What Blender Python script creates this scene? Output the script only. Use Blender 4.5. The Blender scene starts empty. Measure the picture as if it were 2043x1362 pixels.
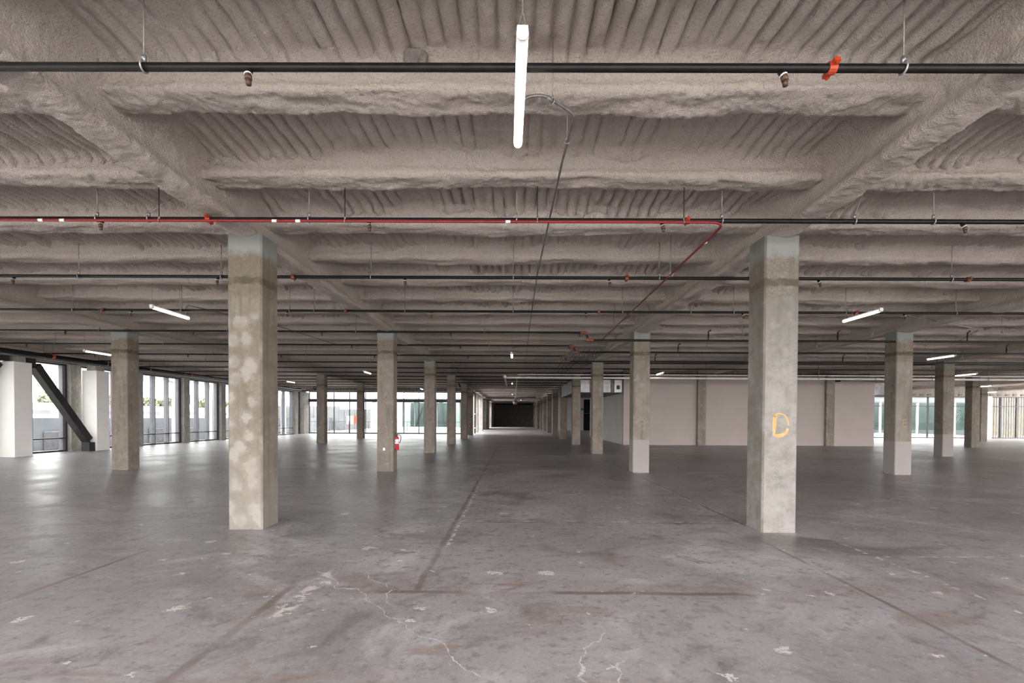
import bpy, math, random
import numpy as np
from mathutils import Matrix, Vector

# ------------------------------------------------------------------ camera, world, exposure
scene = bpy.context.scene
C = scene.collection
random.seed(4); np.random.seed(4)
FPX = 1000.0                      # focal length in pixels of the 2043-wide frame
CAM_Z = 1.613
cam_d = bpy.data.cameras.new('camera'); cam = bpy.data.objects.new('camera', cam_d); C.objects.link(cam)
cam_d.sensor_fit = 'HORIZONTAL'; cam_d.sensor_width = 36.0
cam_d.lens = 36.0 * FPX / 2043.0
PITCH, YAW, ROLL = math.radians(-0.9), math.radians(0.24), math.radians(0.28)
cam.matrix_world = (Matrix.Translation((0, 0, CAM_Z)) @ Matrix.Rotation(YAW, 4, 'Z')
                    @ Matrix.Rotation(math.pi/2 + PITCH, 4, 'X') @ Matrix.Rotation(ROLL, 4, 'Z'))
cam_d.shift_y = (833.0 + FPX*math.tan(-PITCH) - 681.0) / 2043.0
cam_d.clip_end = 1000
scene.camera = cam

world = bpy.data.worlds.new('overcast_sky'); scene.world = world; world.use_nodes = True
bg = world.node_tree.nodes['Background']
bg.inputs[0].default_value = (1.0, 0.966, 0.95, 1); bg.inputs[1].default_value = 10.4
scene.view_settings.view_transform = 'Standard'; scene.view_settings.look = 'None'
scene.view_settings.gamma = 1.0; scene.view_settings.exposure = 0.62
scene.view_settings.use_curve_mapping = False
cy = scene.cycles
cy.use_denoising = True
cy.max_bounces = 12; cy.diffuse_bounces = 7; cy.glossy_bounces = 4; cy.transparent_max_bounces = 16
cy.caustics_reflective = False; cy.caustics_refractive = False
cy.sample_clamp_indirect = 12.0

def portal(name, loc, rot, sx, sy):
    l = bpy.data.lights.new(name, 'AREA'); l.shape = 'RECTANGLE'; l.size = sx; l.size_y = sy
    l.cycles.is_portal = True
    o = bpy.data.objects.new(name, l); C.objects.link(o); o.location = loc; o.rotation_euler = rot
    return o
H2 = math.pi/2
portal('daylight_portal', (13, -5.2, 2.2), (H2, 0, math.pi), 66, 4.3).rotation_euler = (-H2, 0, math.pi)   # rear, faces +y
portal('daylight_portal', (-20.3, 22, 2.0), (H2, 0, -H2), 52, 3.9)     # left, faces +x
portal('daylight_portal', (-12.5, 48.4, 2.0), (H2, 0, 0), 15, 4.0).rotation_euler = (-H2, 0, 0)
portal('daylight_portal', (37.5, 44.5, 1.83), (H2, 0, 0), 18, 3.65).rotation_euler = (-H2, 0, 0)
portal('daylight_portal', (46.6, 19, 2.0), (H2, 0, H2), 46, 4.0)
portal('daylight_portal', (-4.6, 58, 2.0), (H2, 0, -H2), 17, 3.9)
portal('daylight_portal', (-4.6, 81, 2.0), (H2, 0, -H2), 6, 3.9)

# ------------------------------------------------------------------ materials
def mat(name, base=(.5, .5, .5), rough=.7, metal=0.0, spec=.5, emit=None, estr=0):
    m = bpy.data.materials.new(name); m.use_nodes = True
    b = m.node_tree.nodes['Principled BSDF']
    b.inputs['Base Color'].default_value = (*base, 1); b.inputs['Roughness'].default_value = rough
    b.inputs['Metallic'].default_value = metal; b.inputs['Specular IOR Level'].default_value = spec
    if emit:
        b.inputs['Emission Color'].default_value = (*emit, 1); b.inputs['Emission Strength'].default_value = estr
    return m
class NT:
    """tiny node helper"""
    def __init__(s, m): s.t = m.node_tree; s.n = s.t.nodes; s.b = s.n['Principled BSDF']
    def link(s, a, b): s.t.links.new(a, b)
    def val(s, sock, v):
        if hasattr(v, 'is_output'): s.link(v, sock)
        elif isinstance(v, (tuple, list)): sock.default_value = tuple(v) if len(v) == len(sock.default_value) else (*v, 1)
        else: sock.default_value = v
    def coord(s, kind='Object'): return s.n.new('ShaderNodeTexCoord').outputs[kind]
    def pos(s): return s.n.new('ShaderNodeNewGeometry').outputs['Position']
    def normal(s): return s.n.new('ShaderNodeNewGeometry').outputs['Normal']
    def math(s, op, a, b=0.0, c=None, clamp=False):
        n = s.n.new('ShaderNodeMath'); n.operation = op; n.use_clamp = clamp
        s.val(n.inputs[0], a); s.val(n.inputs[1], b)
        if c is not None: s.val(n.inputs[2], c)
        return n.outputs[0]
    def vmath(s, op, a, b): n = s.n.new('ShaderNodeVectorMath'); n.operation = op; s.val(n.inputs[0], a); s.val(n.inputs[1], b); return n.outputs[0]
    def noise(s, v, scale, detail=4, rough=.55, dist=0.0):
        n = s.n.new('ShaderNodeTexNoise'); s.link(v, n.inputs['Vector']); n.inputs['Scale'].default_value = scale
        n.inputs['Detail'].default_value = detail; n.inputs['Roughness'].default_value = rough; n.inputs['Distortion'].default_value = dist
        return n.outputs['Fac']
    def vor(s, v, scale, feature='F1', rnd=1.0, dims='3D'):
        n = s.n.new('ShaderNodeTexVoronoi'); n.voronoi_dimensions = dims; n.feature = feature
        s.link(v, n.inputs['Vector']); n.inputs['Scale'].default_value = scale; n.inputs['Randomness'].default_value = rnd
        return n
    def smooth(s, v, a, b, lo=0.0, hi=1.0):
        n = s.n.new('ShaderNodeMapRange'); n.interpolation_type = 'SMOOTHSTEP'; s.link(v, n.inputs[0])
        n.inputs[1].default_value = a; n.inputs[2].default_value = b; n.inputs[3].default_value = lo; n.inputs[4].default_value = hi
        return n.outputs[0]
    def mix(s, f, a, b, mode='MIX'):
        n = s.n.new('ShaderNodeMix'); n.data_type = 'RGBA'; n.blend_type = mode
        s.val(n.inputs[0], f); s.val(n.inputs[6], a); s.val(n.inputs[7], b); return n.outputs[2]
    def sep(s, v): n = s.n.new('ShaderNodeSeparateXYZ'); s.link(v, n.inputs[0]); return n.outputs
    def comb(s, x, y, z): n = s.n.new('ShaderNodeCombineXYZ'); s.val(n.inputs[0], x); s.val(n.inputs[1], y); s.val(n.inputs[2], z); return n.outputs[0]
    def bump(s, h, dist=.01, strength=1.0):
        n = s.n.new('ShaderNodeBump'); s.link(h, n.inputs['Height']); n.inputs['Distance'].default_value = dist
        n.inputs['Strength'].default_value = strength; s.link(n.outputs[0], s.b.inputs['Normal'])
    def base(s, c): s.link(c, s.b.inputs['Base Color'])
    def rough(s, r): s.link(r, s.b.inputs['Roughness'])

def make_foam():
    m = mat('sprayed_fireproofing', rough=.95, spec=.1); k = NT(m); p = k.pos()
    big = k.noise(p, .55, 4, .6); mid = k.noise(p, 4.0, 5, .65); fine = k.noise(p, 38, 5, .7)
    c = k.mix(k.smooth(big, .32, .68), (.68, .60, .54), (.76, .685, .625))
    c = k.mix(k.math('MULTIPLY', k.smooth(mid, .52, .75), .45), c, (.60, .50, .435))
    c = k.mix(k.math('MULTIPLY', k.smooth(fine, .53, .68), .5), c, (.37, .315, .275))  # mottling; dark specks here and below also paint in the pores' self-shade
    spk = k.noise(p, 85, 4, .7)
    c = k.mix(k.math('MULTIPLY', k.smooth(spk, .55, .68), .45), c, (.32, .27, .235))
    c = k.mix(k.math('MULTIPLY', k.smooth(spk, .45, .33), .35), c, (.84, .77, .71))
    k.base(c)
    pit = k.noise(p, 95, 3, .6)
    h = k.math('ADD', k.math('MULTIPLY', fine, 1.0), k.math('MULTIPLY', pit, .45))
    h = k.math('ADD', h, k.math('MULTIPLY', mid, 1.2))
    k.bump(h, .055, 1.0)
    return m
def make_concrete(name, tint=(.20, .175, .145), painted_base=0, patches=False, head=True, pale=0.0, band=3.55):
    m = mat(name, rough=.85, spec=.25); k = NT(m)
    oi = k.n.new('ShaderNodeObjectInfo').outputs['Random']
    o0 = k.coord('Object'); x, y, z = k.sep(o0)
    off = k.math('MULTIPLY', oi, 37.0)
    p = k.vmath('ADD', o0, k.comb(off, off, off))
    big = k.noise(p, 1.1, 4, .6); mid = k.noise(p, 5, 5, .65); fine = k.noise(p, 60, 4, .65)
    streak = k.noise(k.vmath('MULTIPLY', p, (9.0, 9.0, .8)), 1.0, 4, .6)
    c = k.mix(k.smooth(big, .3, .7), tuple(v*.84 for v in tint), tuple(min(1, v*1.12) for v in tint))
    c = k.mix(k.math('MULTIPLY', k.smooth(streak, .48, .66), .6), c, tuple(v*.62 for v in tint))
    c = k.mix(k.math('MULTIPLY', k.smooth(mid, .5, .68), .55), c, tuple(min(1, v*1.45) for v in tint))
    blot = k.noise(p, 2.6, 5, .7, .6)
    c = k.mix(k.math('MULTIPLY', k.smooth(blot, .53, .66), .5), c, tuple(v*.66 for v in tint))
    c = k.mix(k.math('MULTIPLY', k.smooth(fine, .55, .68), .45), c, tuple(v*.55 for v in tint))
    if head:      # bluish remnants of paint at the head, rough brown strip, dark stain line below
        zz = k.math('ADD', z, k.math('MULTIPLY', k.math('SUBTRACT', mid, .5), .35))
        rough_zone = k.math('MULTIPLY', k.smooth(zz, band-.28, band-.2), k.smooth(zz, band+.42, band+.28))
        spk = k.noise(p, 26, 5, .75)
        c = k.mix(k.math('MULTIPLY', rough_zone, k.smooth(spk, .42, .62, .25, .85)), c, (.12, .098, .07))
        c = k.mix(k.math('MULTIPLY', k.smooth(zz, band+.28, band+.45), .85), c, (.205, .22, .21))
        zb = k.math('ADD', z, k.math('MULTIPLY', k.math('SUBTRACT', k.noise(p, 9, 3), .5), .12))
        st = k.math('MULTIPLY', k.smooth(zb, band-.09, band-.05), k.smooth(zb, band+.06, band+.02))
        c = k.mix(k.math('MULTIPLY', st, k.smooth(mid, .3, .6, .35, .85)), c, (.06, .05, .032))
    if patches:   # pale trowelled plaster spots in two ragged files on the front
        ny = k.sep(k.normal())[1]
        v2 = k.comb(k.math('MULTIPLY', k.math('ADD', x, .245), 1/.245), k.math('MULTIPLY', z, 1/.29), 0.0)
        w = k.noise(p, 7, 4, .6)
        vd = k.vor(v2, 1.0, 'F1', .75, '2D').outputs['Distance']
        d = k.math('ADD', vd, k.math('MULTIPLY', k.math('SUBTRACT', w, .5), .9))
        spot = k.smooth(d, .42, .22)
        halo = k.math('MULTIPLY', k.smooth(d, .6, .3), .25)
        f = k.math('MULTIPLY', k.math('MAXIMUM', spot, halo), k.smooth(z, 3.12, 3.02))
        f = k.math('MULTIPLY', f, k.smooth(ny, -.5, -.8))
        f = k.math('MULTIPLY', f, k.smooth(k.noise(p, 2.2, 3), .35, .55, .35, .9))
        c = k.mix(f, c, (.255, .24, .218))
        brown = k.math('MULTIPLY', k.math('MULTIPLY', k.smooth(z, 3.10, 3.02), k.smooth(z, 1.0, 2.4)), k.smooth(d, .35, .7))
        c = k.mix(k.math('MULTIPLY', brown, .45), c, (.12, .096, .067))
        c = k.mix(k.math('MULTIPLY', k.smooth(z, 1.4, .1), .4), c, (.235, .222, .20))
    if pale:
        rub = k.noise(k.vmath('MULTIPLY', p, (3.0, 3.0, 4.0)), 1.6, 6, .75)
        c = k.mix(k.math('MULTIPLY', k.smooth(k.math('ADD', z, k.math('MULTIPLY', big, 1.5)), 4.0, 2.6), k.smooth(rub, .38, .6, pale*.25, pale)), c, (.24, .232, .22))
        edge = k.math('MULTIPLY', k.smooth(k.math('ABSOLUTE', k.math('ADD', x, .232)), .02, .006), k.smooth(k.noise(p, 3, 3), .4, .55))
        c = k.mix(k.math('MULTIPLY', edge, .6), c, (.13, .105, .075))
    if painted_base:
        zb = k.math('ADD', z, k.math('MULTIPLY', mid, .02))
        c = k.mix(k.smooth(zb, painted_base+.012, painted_base), c, (.265, .238, .23))
    k.base(c)
    k.bump(k.math('ADD', k.math('ADD', fine, mid), k.math('MULTIPLY', streak, .4)), .006, .7)
    return m
def make_floor():
    m = mat('floor_slab', rough=.4, spec=.75); k = NT(m); p = k.pos(); x, y, z = k.sep(p)
    big = k.noise(p, .13, 5, .6, .5); mid = k.noise(p, .55, 7, .66, .8); m2 = k.noise(p, 1.9, 6, .68, .5); fine = k.noise(p, 9, 6, .7)
    grit = k.noise(p, 70, 3, .6)
    strk = k.noise(k.vmath('MULTIPLY', p, (1.0, 2.2, 1.0)), .9, 6, .66, .7)
    c = k.mix(k.smooth(big, .36, .64), (.225, .217, .228), (.38, .369, .383))
    c = k.mix(k.math('MULTIPLY', k.smooth(mid, .52, .66), .6), c, (.50, .49, .51))
    c = k.mix(k.math('MULTIPLY', k.smooth(mid, .46, .32), .8), c, (.115, .11, .118))
    c = k.mix(k.math('MULTIPLY', k.smooth(strk, .52, .66), .65), c, (.215, .165, .145))
    c = k.mix(k.math('MULTIPLY', k.smooth(m2, .54, .70), .6), c, (.115, .108, .112))
    c = k.mix(k.math('MULTIPLY', k.smooth(m2, .44, .30), .4), c, (.48, .475, .485))
    c = k.mix(k.math('MULTIPLY', k.smooth(fine, .52, .66), .6), c, (.12, .11, .115))
    f3 = k.noise(p, 26, 5, .7)
    c = k.mix(k.math('MULTIPLY', k.smooth(f3, .54, .68), .45), c, (.13, .12, .125))
    c = k.mix(k.math('MULTIPLY', k.smooth(f3, .44, .32), .35), c, (.50, .49, .49))
    c = k.mix(k.math('MULTIPLY', k.smooth(grit, .58, .7), .15), c, (.5, .5, .5))
    def seg(v, at, w, other, lo, hi):
        f = k.smooth(k.math('ABSOLUTE', k.math('SUBTRACT', v, at)), w, w*.3)
        return k.math('MULTIPLY', f, k.math('MULTIPLY', k.smooth(other, lo-.1, lo+.1), k.smooth(other, hi+.1, hi-.1)))
    wob = k.math('MULTIPLY', k.math('SUBTRACT', k.noise(p, 1.6, 4), .5), .07)
    xw = k.math('ADD', x, wob); yw = k.math('ADD', y, wob)
    # worn saw-cut joints, brown or dark, broken along their length
    jn = None
    for j in (seg(xw, -2.1, .06, y, 2.0, 4.7), seg(xw, -.9, .05, y, 4.6, 30), seg(xw, 3.28, .035, y, 2.0, 6.6), seg(xw, -4.4, .04, y, 2.0, 6.0), seg(xw, 8.9, .04, y, 3, 30),
              seg(yw, 4.6, .06, x, -1.6, 2.2), seg(yw, 7.72, .03, x, -.9, 3.4), seg(yw, 15.4, .05, x, -12, 20), seg(xw, 3.5, .04, y, 7.6, 30), seg(xw, -8.7, .04, y, 3, 30)):
        jn = j if jn is None else k.math('MAXIMUM', jn, j)
    jn = k.math('MULTIPLY', jn, k.smooth(k.noise(p, 1.2, 3), .38, .58, .15, .8))
    c = k.mix(jn, c, (.13, .098, .085))
    # dotted pale filler along other joints
    jw = None
    for j in (seg(xw, -.82, .035, y, 6.2, 12), seg(xw, 3.46, .03, y, 7.4, 12), seg(xw, 4.25, .035, y, 3.0, 6.6), seg(yw, 7.78, .035, x, -1.0, 3.5), seg(yw, 5.9, .03, x, 4.2, 9), seg(xw, -1.9, .09, y, 4.0, 5.2)):
        jw = j if jw is None else k.math('MAXIMUM', jw, j)
    dash = k.smooth(k.noise(p, 8, 3), .50, .56)
    c = k.mix(k.math('MULTIPLY', k.math('MULTIPLY', jw, dash), .7), c, (.66, .63, .61))
    wear = k.math('MULTIPLY', k.smooth(k.math('ABSOLUTE', k.math('SUBTRACT', y, 4.75)), .4, .02), k.smooth(m2, .40, .60))
    c = k.mix(k.math('MULTIPLY', wear, .4), c, (.22, .155, .13))
    # pale chips and splashes of plaster
    pv = k.vmath('ADD', p, k.comb(k.math('MULTIPLY', k.noise(p, 7, 5, .7), .36), k.math('MULTIPLY', k.noise(p, 6, 5, .7), .26), 0.0))
    v = k.vor(pv, 1.9, 'F1', 1.0, '2D'); rnd = k.sep(v.outputs['Color'])[0]
    size = k.math('ADD', k.math('MULTIPLY', k.math('POWER', rnd, 8.0), .15), .032)
    chip = k.math('MULTIPLY', k.smooth(k.math('DIVIDE', v.outputs['Distance'], size), 1.0, .75), k.smooth(rnd, .42, .44))
    chip = k.math('MULTIPLY', chip, k.smooth(k.noise(p, 40, 3), .36, .52))
    v2 = k.vor(pv, 8.0, 'F1', 1.0, '2D'); r2 = k.sep(v2.outputs['Color'])[0]
    chip2 = k.math('MULTIPLY', k.smooth(v2.outputs['Distance'], .11, .07), k.smooth(k.math('MULTIPLY', r2, k.smooth(k.noise(p, .6, 3), .45, .66)), .60, .63))
    near = k.smooth(y, 12.0, 7.5)
    chip = k.math('MULTIPLY', k.math('MAXIMUM', chip, chip2), near)
    c = k.mix(k.math('MULTIPLY', chip, .8), c, (.68, .64, .61))
    # hairline cracks: wandering lines
    w1 = k.math('ADD', k.math('MULTIPLY', k.math('SUBTRACT', k.noise(p, 1.3, 2), .5), .9), k.math('MULTIPLY', k.math('SUBTRACT', k.noise(p, 9, 4), .5), .16))
    ck = None
    for (x0, y0, sl, lo, hi) in ((-1.95, 5.2, -.82, 3.1, 5.3), (.45, 3.3, .35, 3.0, 3.75), (.62, 3.1, .9, 2.8, 3.3), (-1.4, 5.1, -.5, 4.3, 5.2)):
        d = k.math('SUBTRACT', k.math('ADD', x, w1), k.math('ADD', k.math('MULTIPLY', k.math('SUBTRACT', y, y0), sl), x0))
        f = k.math('MULTIPLY', k.smooth(k.math('ABSOLUTE', d), .011, .003), k.math('MULTIPLY', k.smooth(y, lo-.1, lo+.1), k.smooth(y, hi+.1, hi-.1)))
        ck = f if ck is None else k.math('MAXIMUM', ck, f)
    c = k.mix(k.math('MULTIPLY', ck, k.smooth(k.noise(p, 14, 2), .35, .55, .2, .75)), c, (.62, .60, .59))
    # fine scratches
    sc = k.noise(k.vmath('MULTIPLY', p, (1.4, 40.0, 1.0)), 1.0, 3, .6, .5)
    sc2 = k.noise(k.vmath('MULTIPLY', k.vmath('ADD', p, k.comb(k.math('MULTIPLY', y, .7), 0.0, 0.0)), (9.0, 1.8, 1.0)), 2.2, 3, .6, .3)
    c = k.mix(k.math('MULTIPLY', k.math('MULTIPLY', k.math('MAXIMUM', k.smooth(sc, .67, .71), k.smooth(sc2, .72, .75)), near), .3), c, (.55, .54, .54))
    k.base(c)
    k.rough(k.math('ADD', k.smooth(mid, .3, .7, .25, .38), k.math('MULTIPLY', fine, .18)))
    k.bump(k.math('ADD', k.math('MULTIPLY', fine, .6), k.math('ADD', k.math('MULTIPLY', m2, 1.5), k.math('MULTIPLY', grit, .1))), .004, .5)
    return m
def simple_noise(name, a, b, scale=3, rough=.7, metal=0, spec=.4, bump=0):
    m = mat(name, a, rough, metal, spec); k = NT(m); p = k.pos(); n = k.noise(p, scale, 5, .6)
    k.base(k.mix(k.smooth(n, .35, .65), a, b))
    if bump: k.bump(n, bump, .6)
    return m
def make_glass(name, tint, refl=.08):
    m = bpy.data.materials.new(name); m.use_nodes = True; t = m.node_tree; t.nodes.clear()
    out = t.nodes.new('ShaderNodeOutputMaterial'); tr = t.nodes.new('ShaderNodeBsdfTransparent'); gl = t.nodes.new('ShaderNodeBsdfGlossy')
    tr.inputs[0].default_value = (*tint, 1); gl.inputs[0].default_value = (.9, .9, .9, 1); gl.inputs['Roughness'].default_value = .02
    nz = t.nodes.new('ShaderNodeTexNoise'); nz.inputs['Scale'].default_value = .6
    fr = t.nodes.new('ShaderNodeLayerWeight'); fr.inputs[0].default_value = .12
    mx = t.nodes.new('ShaderNodeMath'); mx.operation = 'MULTIPLY'; mx.inputs[1].default_value = refl*5
    t.links.new(fr.outputs['Fresnel'], mx.inputs[0])
    ms = t.nodes.new('ShaderNodeMixShader'); t.links.new(mx.outputs[0], ms.inputs[0]); t.links.new(tr.outputs[0], ms.inputs[1]); t.links.new(gl.outputs[0], ms.inputs[2])
    t.links.new(ms.outputs[0], out.inputs[0]); return m

M = {}
M['foam'] = make_foam()
M['floor'] = make_floor()
M['conc'] = make_concrete('column_concrete')
M['conc_patch'] = make_concrete('column_concrete_patched', (.165, .144, .117), patches=True)
M['conc_pale'] = make_concrete('column_concrete_pale', (.17, .16, .143), pale=.75)
M['conc_base'] = make_concrete('column_concrete_painted_base', (.20, .177, .15), painted_base=.98)
M['conc_plain'] = make_concrete('concrete_plain', (.36, .342, .312), head=False)
M['conc_brown'] = make_concrete('concrete_brown', (.235, .207, .175), head=False)
M['white'] = simple_noise('white_paint', (.80, .785, .76), (.83, .815, .79), 2, .75)
M['drywall'] = simple_noise('drywall', (.37, .322, .30), (.39, .338, .316), .8, .85)
M['drywall_cool'] = simple_noise('drywall_cool', (.50, .49, .465), (.53, .52, .495), .8, .85)
M['black_pipe'] = simple_noise('black_pipe', (.006, .006, .006), (.011, .010, .010), 9, .40, 0, .18)
M['black_steel'] = simple_noise('black_steel', (.016, .015, .016), (.028, .027, .028), 5, .55)
M['frame'] = simple_noise('window_frame_paint', (.035, .035, .042), (.05, .05, .058), 3, .5)
M['frame_grey'] = simple_noise('mullion_paint', (.16, .16, .18), (.19, .19, .21), 3, .55)
M['red'] = simple_noise('red_conduit_paint', (.17, .008, .011), (.21, .011, .014), 12, .4)
M['orange'] = simple_noise('coupling_orange', (.36, .035, .010), (.42, .05, .016), 14, .45)
M['rust'] = simple_noise('rusty_fitting', (.16, .045, .02), (.25, .075, .035), 18, .7)
M['galv'] = simple_noise('galvanised', (.30, .30, .305), (.42, .42, .43), 25, .45, .7)
M['steel'] = simple_noise('conduit_steel', (.17, .165, .16), (.24, .235, .23), 16, .45, .6)
M['bronze'] = simple_noise('bronze_head', (.05, .03, .018), (.10, .06, .035), 40, .5, .3)
M['wire'] = simple_noise('wire', (.20, .19, .18), (.28, .27, .26), 30, .55, .4)
M['tag'] = simple_noise('white_tag', (.72, .74, .70), (.78, .80, .76), 20, .6)
M['pvc'] = simple_noise('white_pipe', (.60, .585, .565), (.66, .645, .62), 5, .5)
M['plastic'] = simple_noise('lamp_housing', (.74, .73, .71), (.78, .77, .75), 10, .5)
M['lamp'] = mat('lamp_diffuser', (.9, .88, .85), .4, emit=(1.0, .80, .66), estr=7)
M['glass'] = make_glass('window_glass', (.76, .78, .78))
M['glass_green'] = make_glass('green_glass', (.68, .77, .735), .12)
M['duct'] = simple_noise('duct_metal', (.20, .197, .20), (.36, .352, .356), 1.6, .5, .8)
M['duct_dark'] = simple_noise('duct_lining', (.10, .10, .11), (.16, .155, .16), 4, .6, .3)
M['black'] = mat('dark_void', (.006, .006, .007), .9)
M['green_sign'] = mat('sign_green', (.01, .30, .05), .5)
M['ext_red'] = simple_noise('extinguisher_red', (.42, .012, .02), (.48, .018, .028), 9, .28)
M['rubber'] = simple_noise('rubber', (.02, .02, .021), (.03, .03, .031), 20, .6)
M['orange_paint'] = None
M['ground'] = simple_noise('outdoor_paving', (.42, .415, .405), (.50, .49, .475), .5, .9)
M['out_white'] = simple_noise('outdoor_white', (.50, .50, .49), (.56, .56, .55), .6, .9)
M['out_grey'] = simple_noise('outdoor_grey_render', (.13, .14, .155), (.16, .17, .185), .7, .9)
M['out_conc'] = simple_noise('outdoor_concrete', (.11, .115, .12), (.15, .15, .155), .8, .9)
M['leaf'] = simple_noise('tree_leaf', (.09, .105, .065), (.16, .17, .10), 1.5, .8)
M['leaf_light'] = simple_noise('hedge_leaf', (.10, .12, .03), (.20, .20, .07), 1.5, .8)
M['bark'] = simple_noise('bark', (.10, .075, .055), (.16, .12, .09), 6, .9)
M['timber'] = simple_noise('timber_fin', (.60, .51, .43), (.70, .61, .53), 5, .7)
M['patch_grey'] = simple_noise('bare_patch', (.15, .13, .12), (.21, .19, .175), 12, .9)
def make_spray():
    m = mat('orange_spray', (.62, .33, .10), .85); k = NT(m); p = k.pos()
    n = k.noise(p, 30, 4, .7); k.base(k.mix(k.smooth(n, .45, .7), (.46, .25, .075), (.40, .31, .21))); return m
M['orange_paint'] = make_spray()

# ------------------------------------------------------------------ mesh helpers
def link(name, me, m, parent=None):
    o = bpy.data.objects.new(name, me); C.objects.link(o)
    if m is not None and not me.materials: me.materials.append(m)
    if parent is not None: o.parent = parent
    return o
def mesh_from(verts, faces, smooth=False):
    me = bpy.data.meshes.new('mesh'); me.from_pydata([tuple(v) for v in verts], [], faces); me.update()
    if smooth: me.shade_smooth()
    return me
def grid_mesh(P, smooth=True, closed=False, caps=False):
    """P: (S, K, 3) array -> quad grid"""
    S, K, _ = P.shape
    a = np.arange(S*K).reshape(S, K)
    if closed: b = np.concatenate([a, a[:, :1]], 1)
    else: b = a
    q = np.stack([b[:-1, :-1], b[1:, :-1], b[1:, 1:], b[:-1, 1:]], -1).reshape(-1, 4)
    me = bpy.data.meshes.new('mesh')
    nq = len(q); ex = []
    if caps: ex = [a[0, ::-1], a[-1]]
    me.vertices.add(S*K); me.vertices.foreach_set('co', P.astype(np.float32).ravel())
    nl = nq*4 + sum(len(e) for e in ex)
    me.loops.add(nl); me.loops.foreach_set('vertex_index', np.concatenate([q.ravel()] + [np.asarray(e) for e in ex]).astype(np.int32))
    me.polygons.add(nq + len(ex))
    starts = list(np.arange(nq)*4); s = nq*4
    for e in ex: starts.append(s); s += len(e)
    me.polygons.foreach_set('loop_start', np.array(starts, np.int32))
    me.update(calc_edges=True); me.validate()
    if smooth: me.shade_smooth()
    return me
def box_data(x0, x1, y0, y1, z0, z1):
    v = [(x0,y0,z0),(x1,y0,z0),(x1,y1,z0),(x0,y1,z0),(x0,y0,z1),(x1,y0,z1),(x1,y1,z1),(x0,y1,z1)]
    f = [(0,3,2,1),(4,5,6,7),(0,1,5,4),(1,2,6,5),(2,3,7,6),(3,0,4,7)]
    return v, f
def merge(parts):
    V, F = [], []
    for v, f in parts:
        n = len(V); V += list(v); F += [tuple(i+n for i in q) for q in f]
    return V, F
def bbox_obj(name, x0, x1, y0, y1, z0, z1, m, parent=None, bevel=0.0):
    cx, cyy = (x0+x1)/2, (y0+y1)/2
    v, f = box_data(x0-cx, x1-cx, y0-cyy, y1-cyy, 0, z1-z0)
    o = link(name, mesh_from(v, f), m, parent)
    o.location = (cx, cyy, z0)
    if parent is not None: o.location -= parent.location
    if bevel:
        b = o.modifiers.new('bevel', 'BEVEL'); b.width = bevel; b.segments = 2
    return o
def tube_data(pts, r, n=10, caps=True):
    pts = [Vector(p) for p in pts]; V, F = [], []
    t0 = (pts[1]-pts[0]).normalized()
    up = Vector((0, 0, 1)) if abs(t0.z) < .9 else Vector((1, 0, 0))
    u = t0.cross(up).normalized()
    for i, p in enumerate(pts):
        if i == 0: t = t0
        elif i == len(pts)-1: t = (pts[-1]-pts[-2]).normalized()
        else: t = ((pts[i+1]-p).normalized() + (p-pts[i-1]).normalized()).normalized()
        u = (u - t*u.dot(t)).normalized(); w = t.cross(u)
        rr = r[i] if isinstance(r, (list, tuple)) else r
        for k in range(n):
            a = 2*math.pi*k/n; V.append(tuple(p + (u*math.cos(a) + w*math.sin(a))*rr))
    for i in range(len(pts)-1):
        for k in range(n):
            a, b = i*n+k, i*n+(k+1) % n; F.append((a, b, b+n, a+n))
    if caps:
        F.append(tuple(range(n-1, -1, -1))); F.append(tuple(range((len(pts)-1)*n, len(pts)*n)))
    return V, F
def tube(name, pts, r, m, parent=None, n=10):
    v, f = tube_data(pts, r, n); me = mesh_from(v, f, True)
    o = link(name, me, m, parent)
    return o
def fillet(pts, rad, n=6):
    pts = [Vector(p) for p in pts]; out = [pts[0]]
    for i in range(1, len(pts)-1):
        a, b, c = pts[i-1], pts[i], pts[i+1]
        d1 = (a-b); d2 = (c-b); r = min(rad, d1.length*.45, d2.length*.45)
        p1 = b + d1.normalized()*r; p2 = b + d2.normalized()*r
        for k in range(n+1):
            t = k/n; out.append(p1*(1-t)**2 + b*2*t*(1-t) + p2*t*t)
    out.append(pts[-1]); return out
def tag(o, label, cat, group=None):
    o['label'] = label; o['category'] = cat
    if group: o['group'] = group
    return o
def struct(o): o['kind'] = 'structure'; return o
def empty(name, loc=(0, 0, 0)):
    o = bpy.data.objects.new(name, None); C.objects.link(o); o.location = loc; o.empty_display_size = .2; return o
def move_to(o, parent):     # world-space mesh under an empty that is not at the origin
    o.location = -parent.location; return o
def copy_tree(o, parent=None):
    c = o.copy(); C.objects.link(c); c.parent = parent
    for ch in list(o.children): copy_tree(ch, c)
    return c
# value noise in numpy
def _hash(ix, iy, iz):
    h = (ix*374761393 + iy*668265263 + iz*2147483647 + 1013904223) & 0xffffffff
    h = ((h ^ (h >> 13))*1274126177) & 0xffffffff
    h = ((h ^ (h >> 16))*2246822519) & 0xffffffff
    return ((h ^ (h >> 15)) & 0xffffff)/float(0xffffff)
def vnoise(P):
    I = np.floor(P).astype(np.int64); f = P-I; f = f*f*(3-2*f)
    r = 0
    for dx in (0, 1):
        for dy in (0, 1):
            for dz in (0, 1):
                w = (f[..., 0] if dx else 1-f[..., 0])*(f[..., 1] if dy else 1-f[..., 1])*(f[..., 2] if dz else 1-f[..., 2])
                r = r + w*_hash(I[..., 0]+dx, I[..., 1]+dy, I[..., 2]+dz)
    return r*2-1
def fbm(P, oct=3):
    r = 0; a = 1.0; s = 1.0
    for i in range(oct):
        r = r + a*vnoise(P*s + 17.3*i); a *= .5; s *= 2.03
    return r

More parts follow.
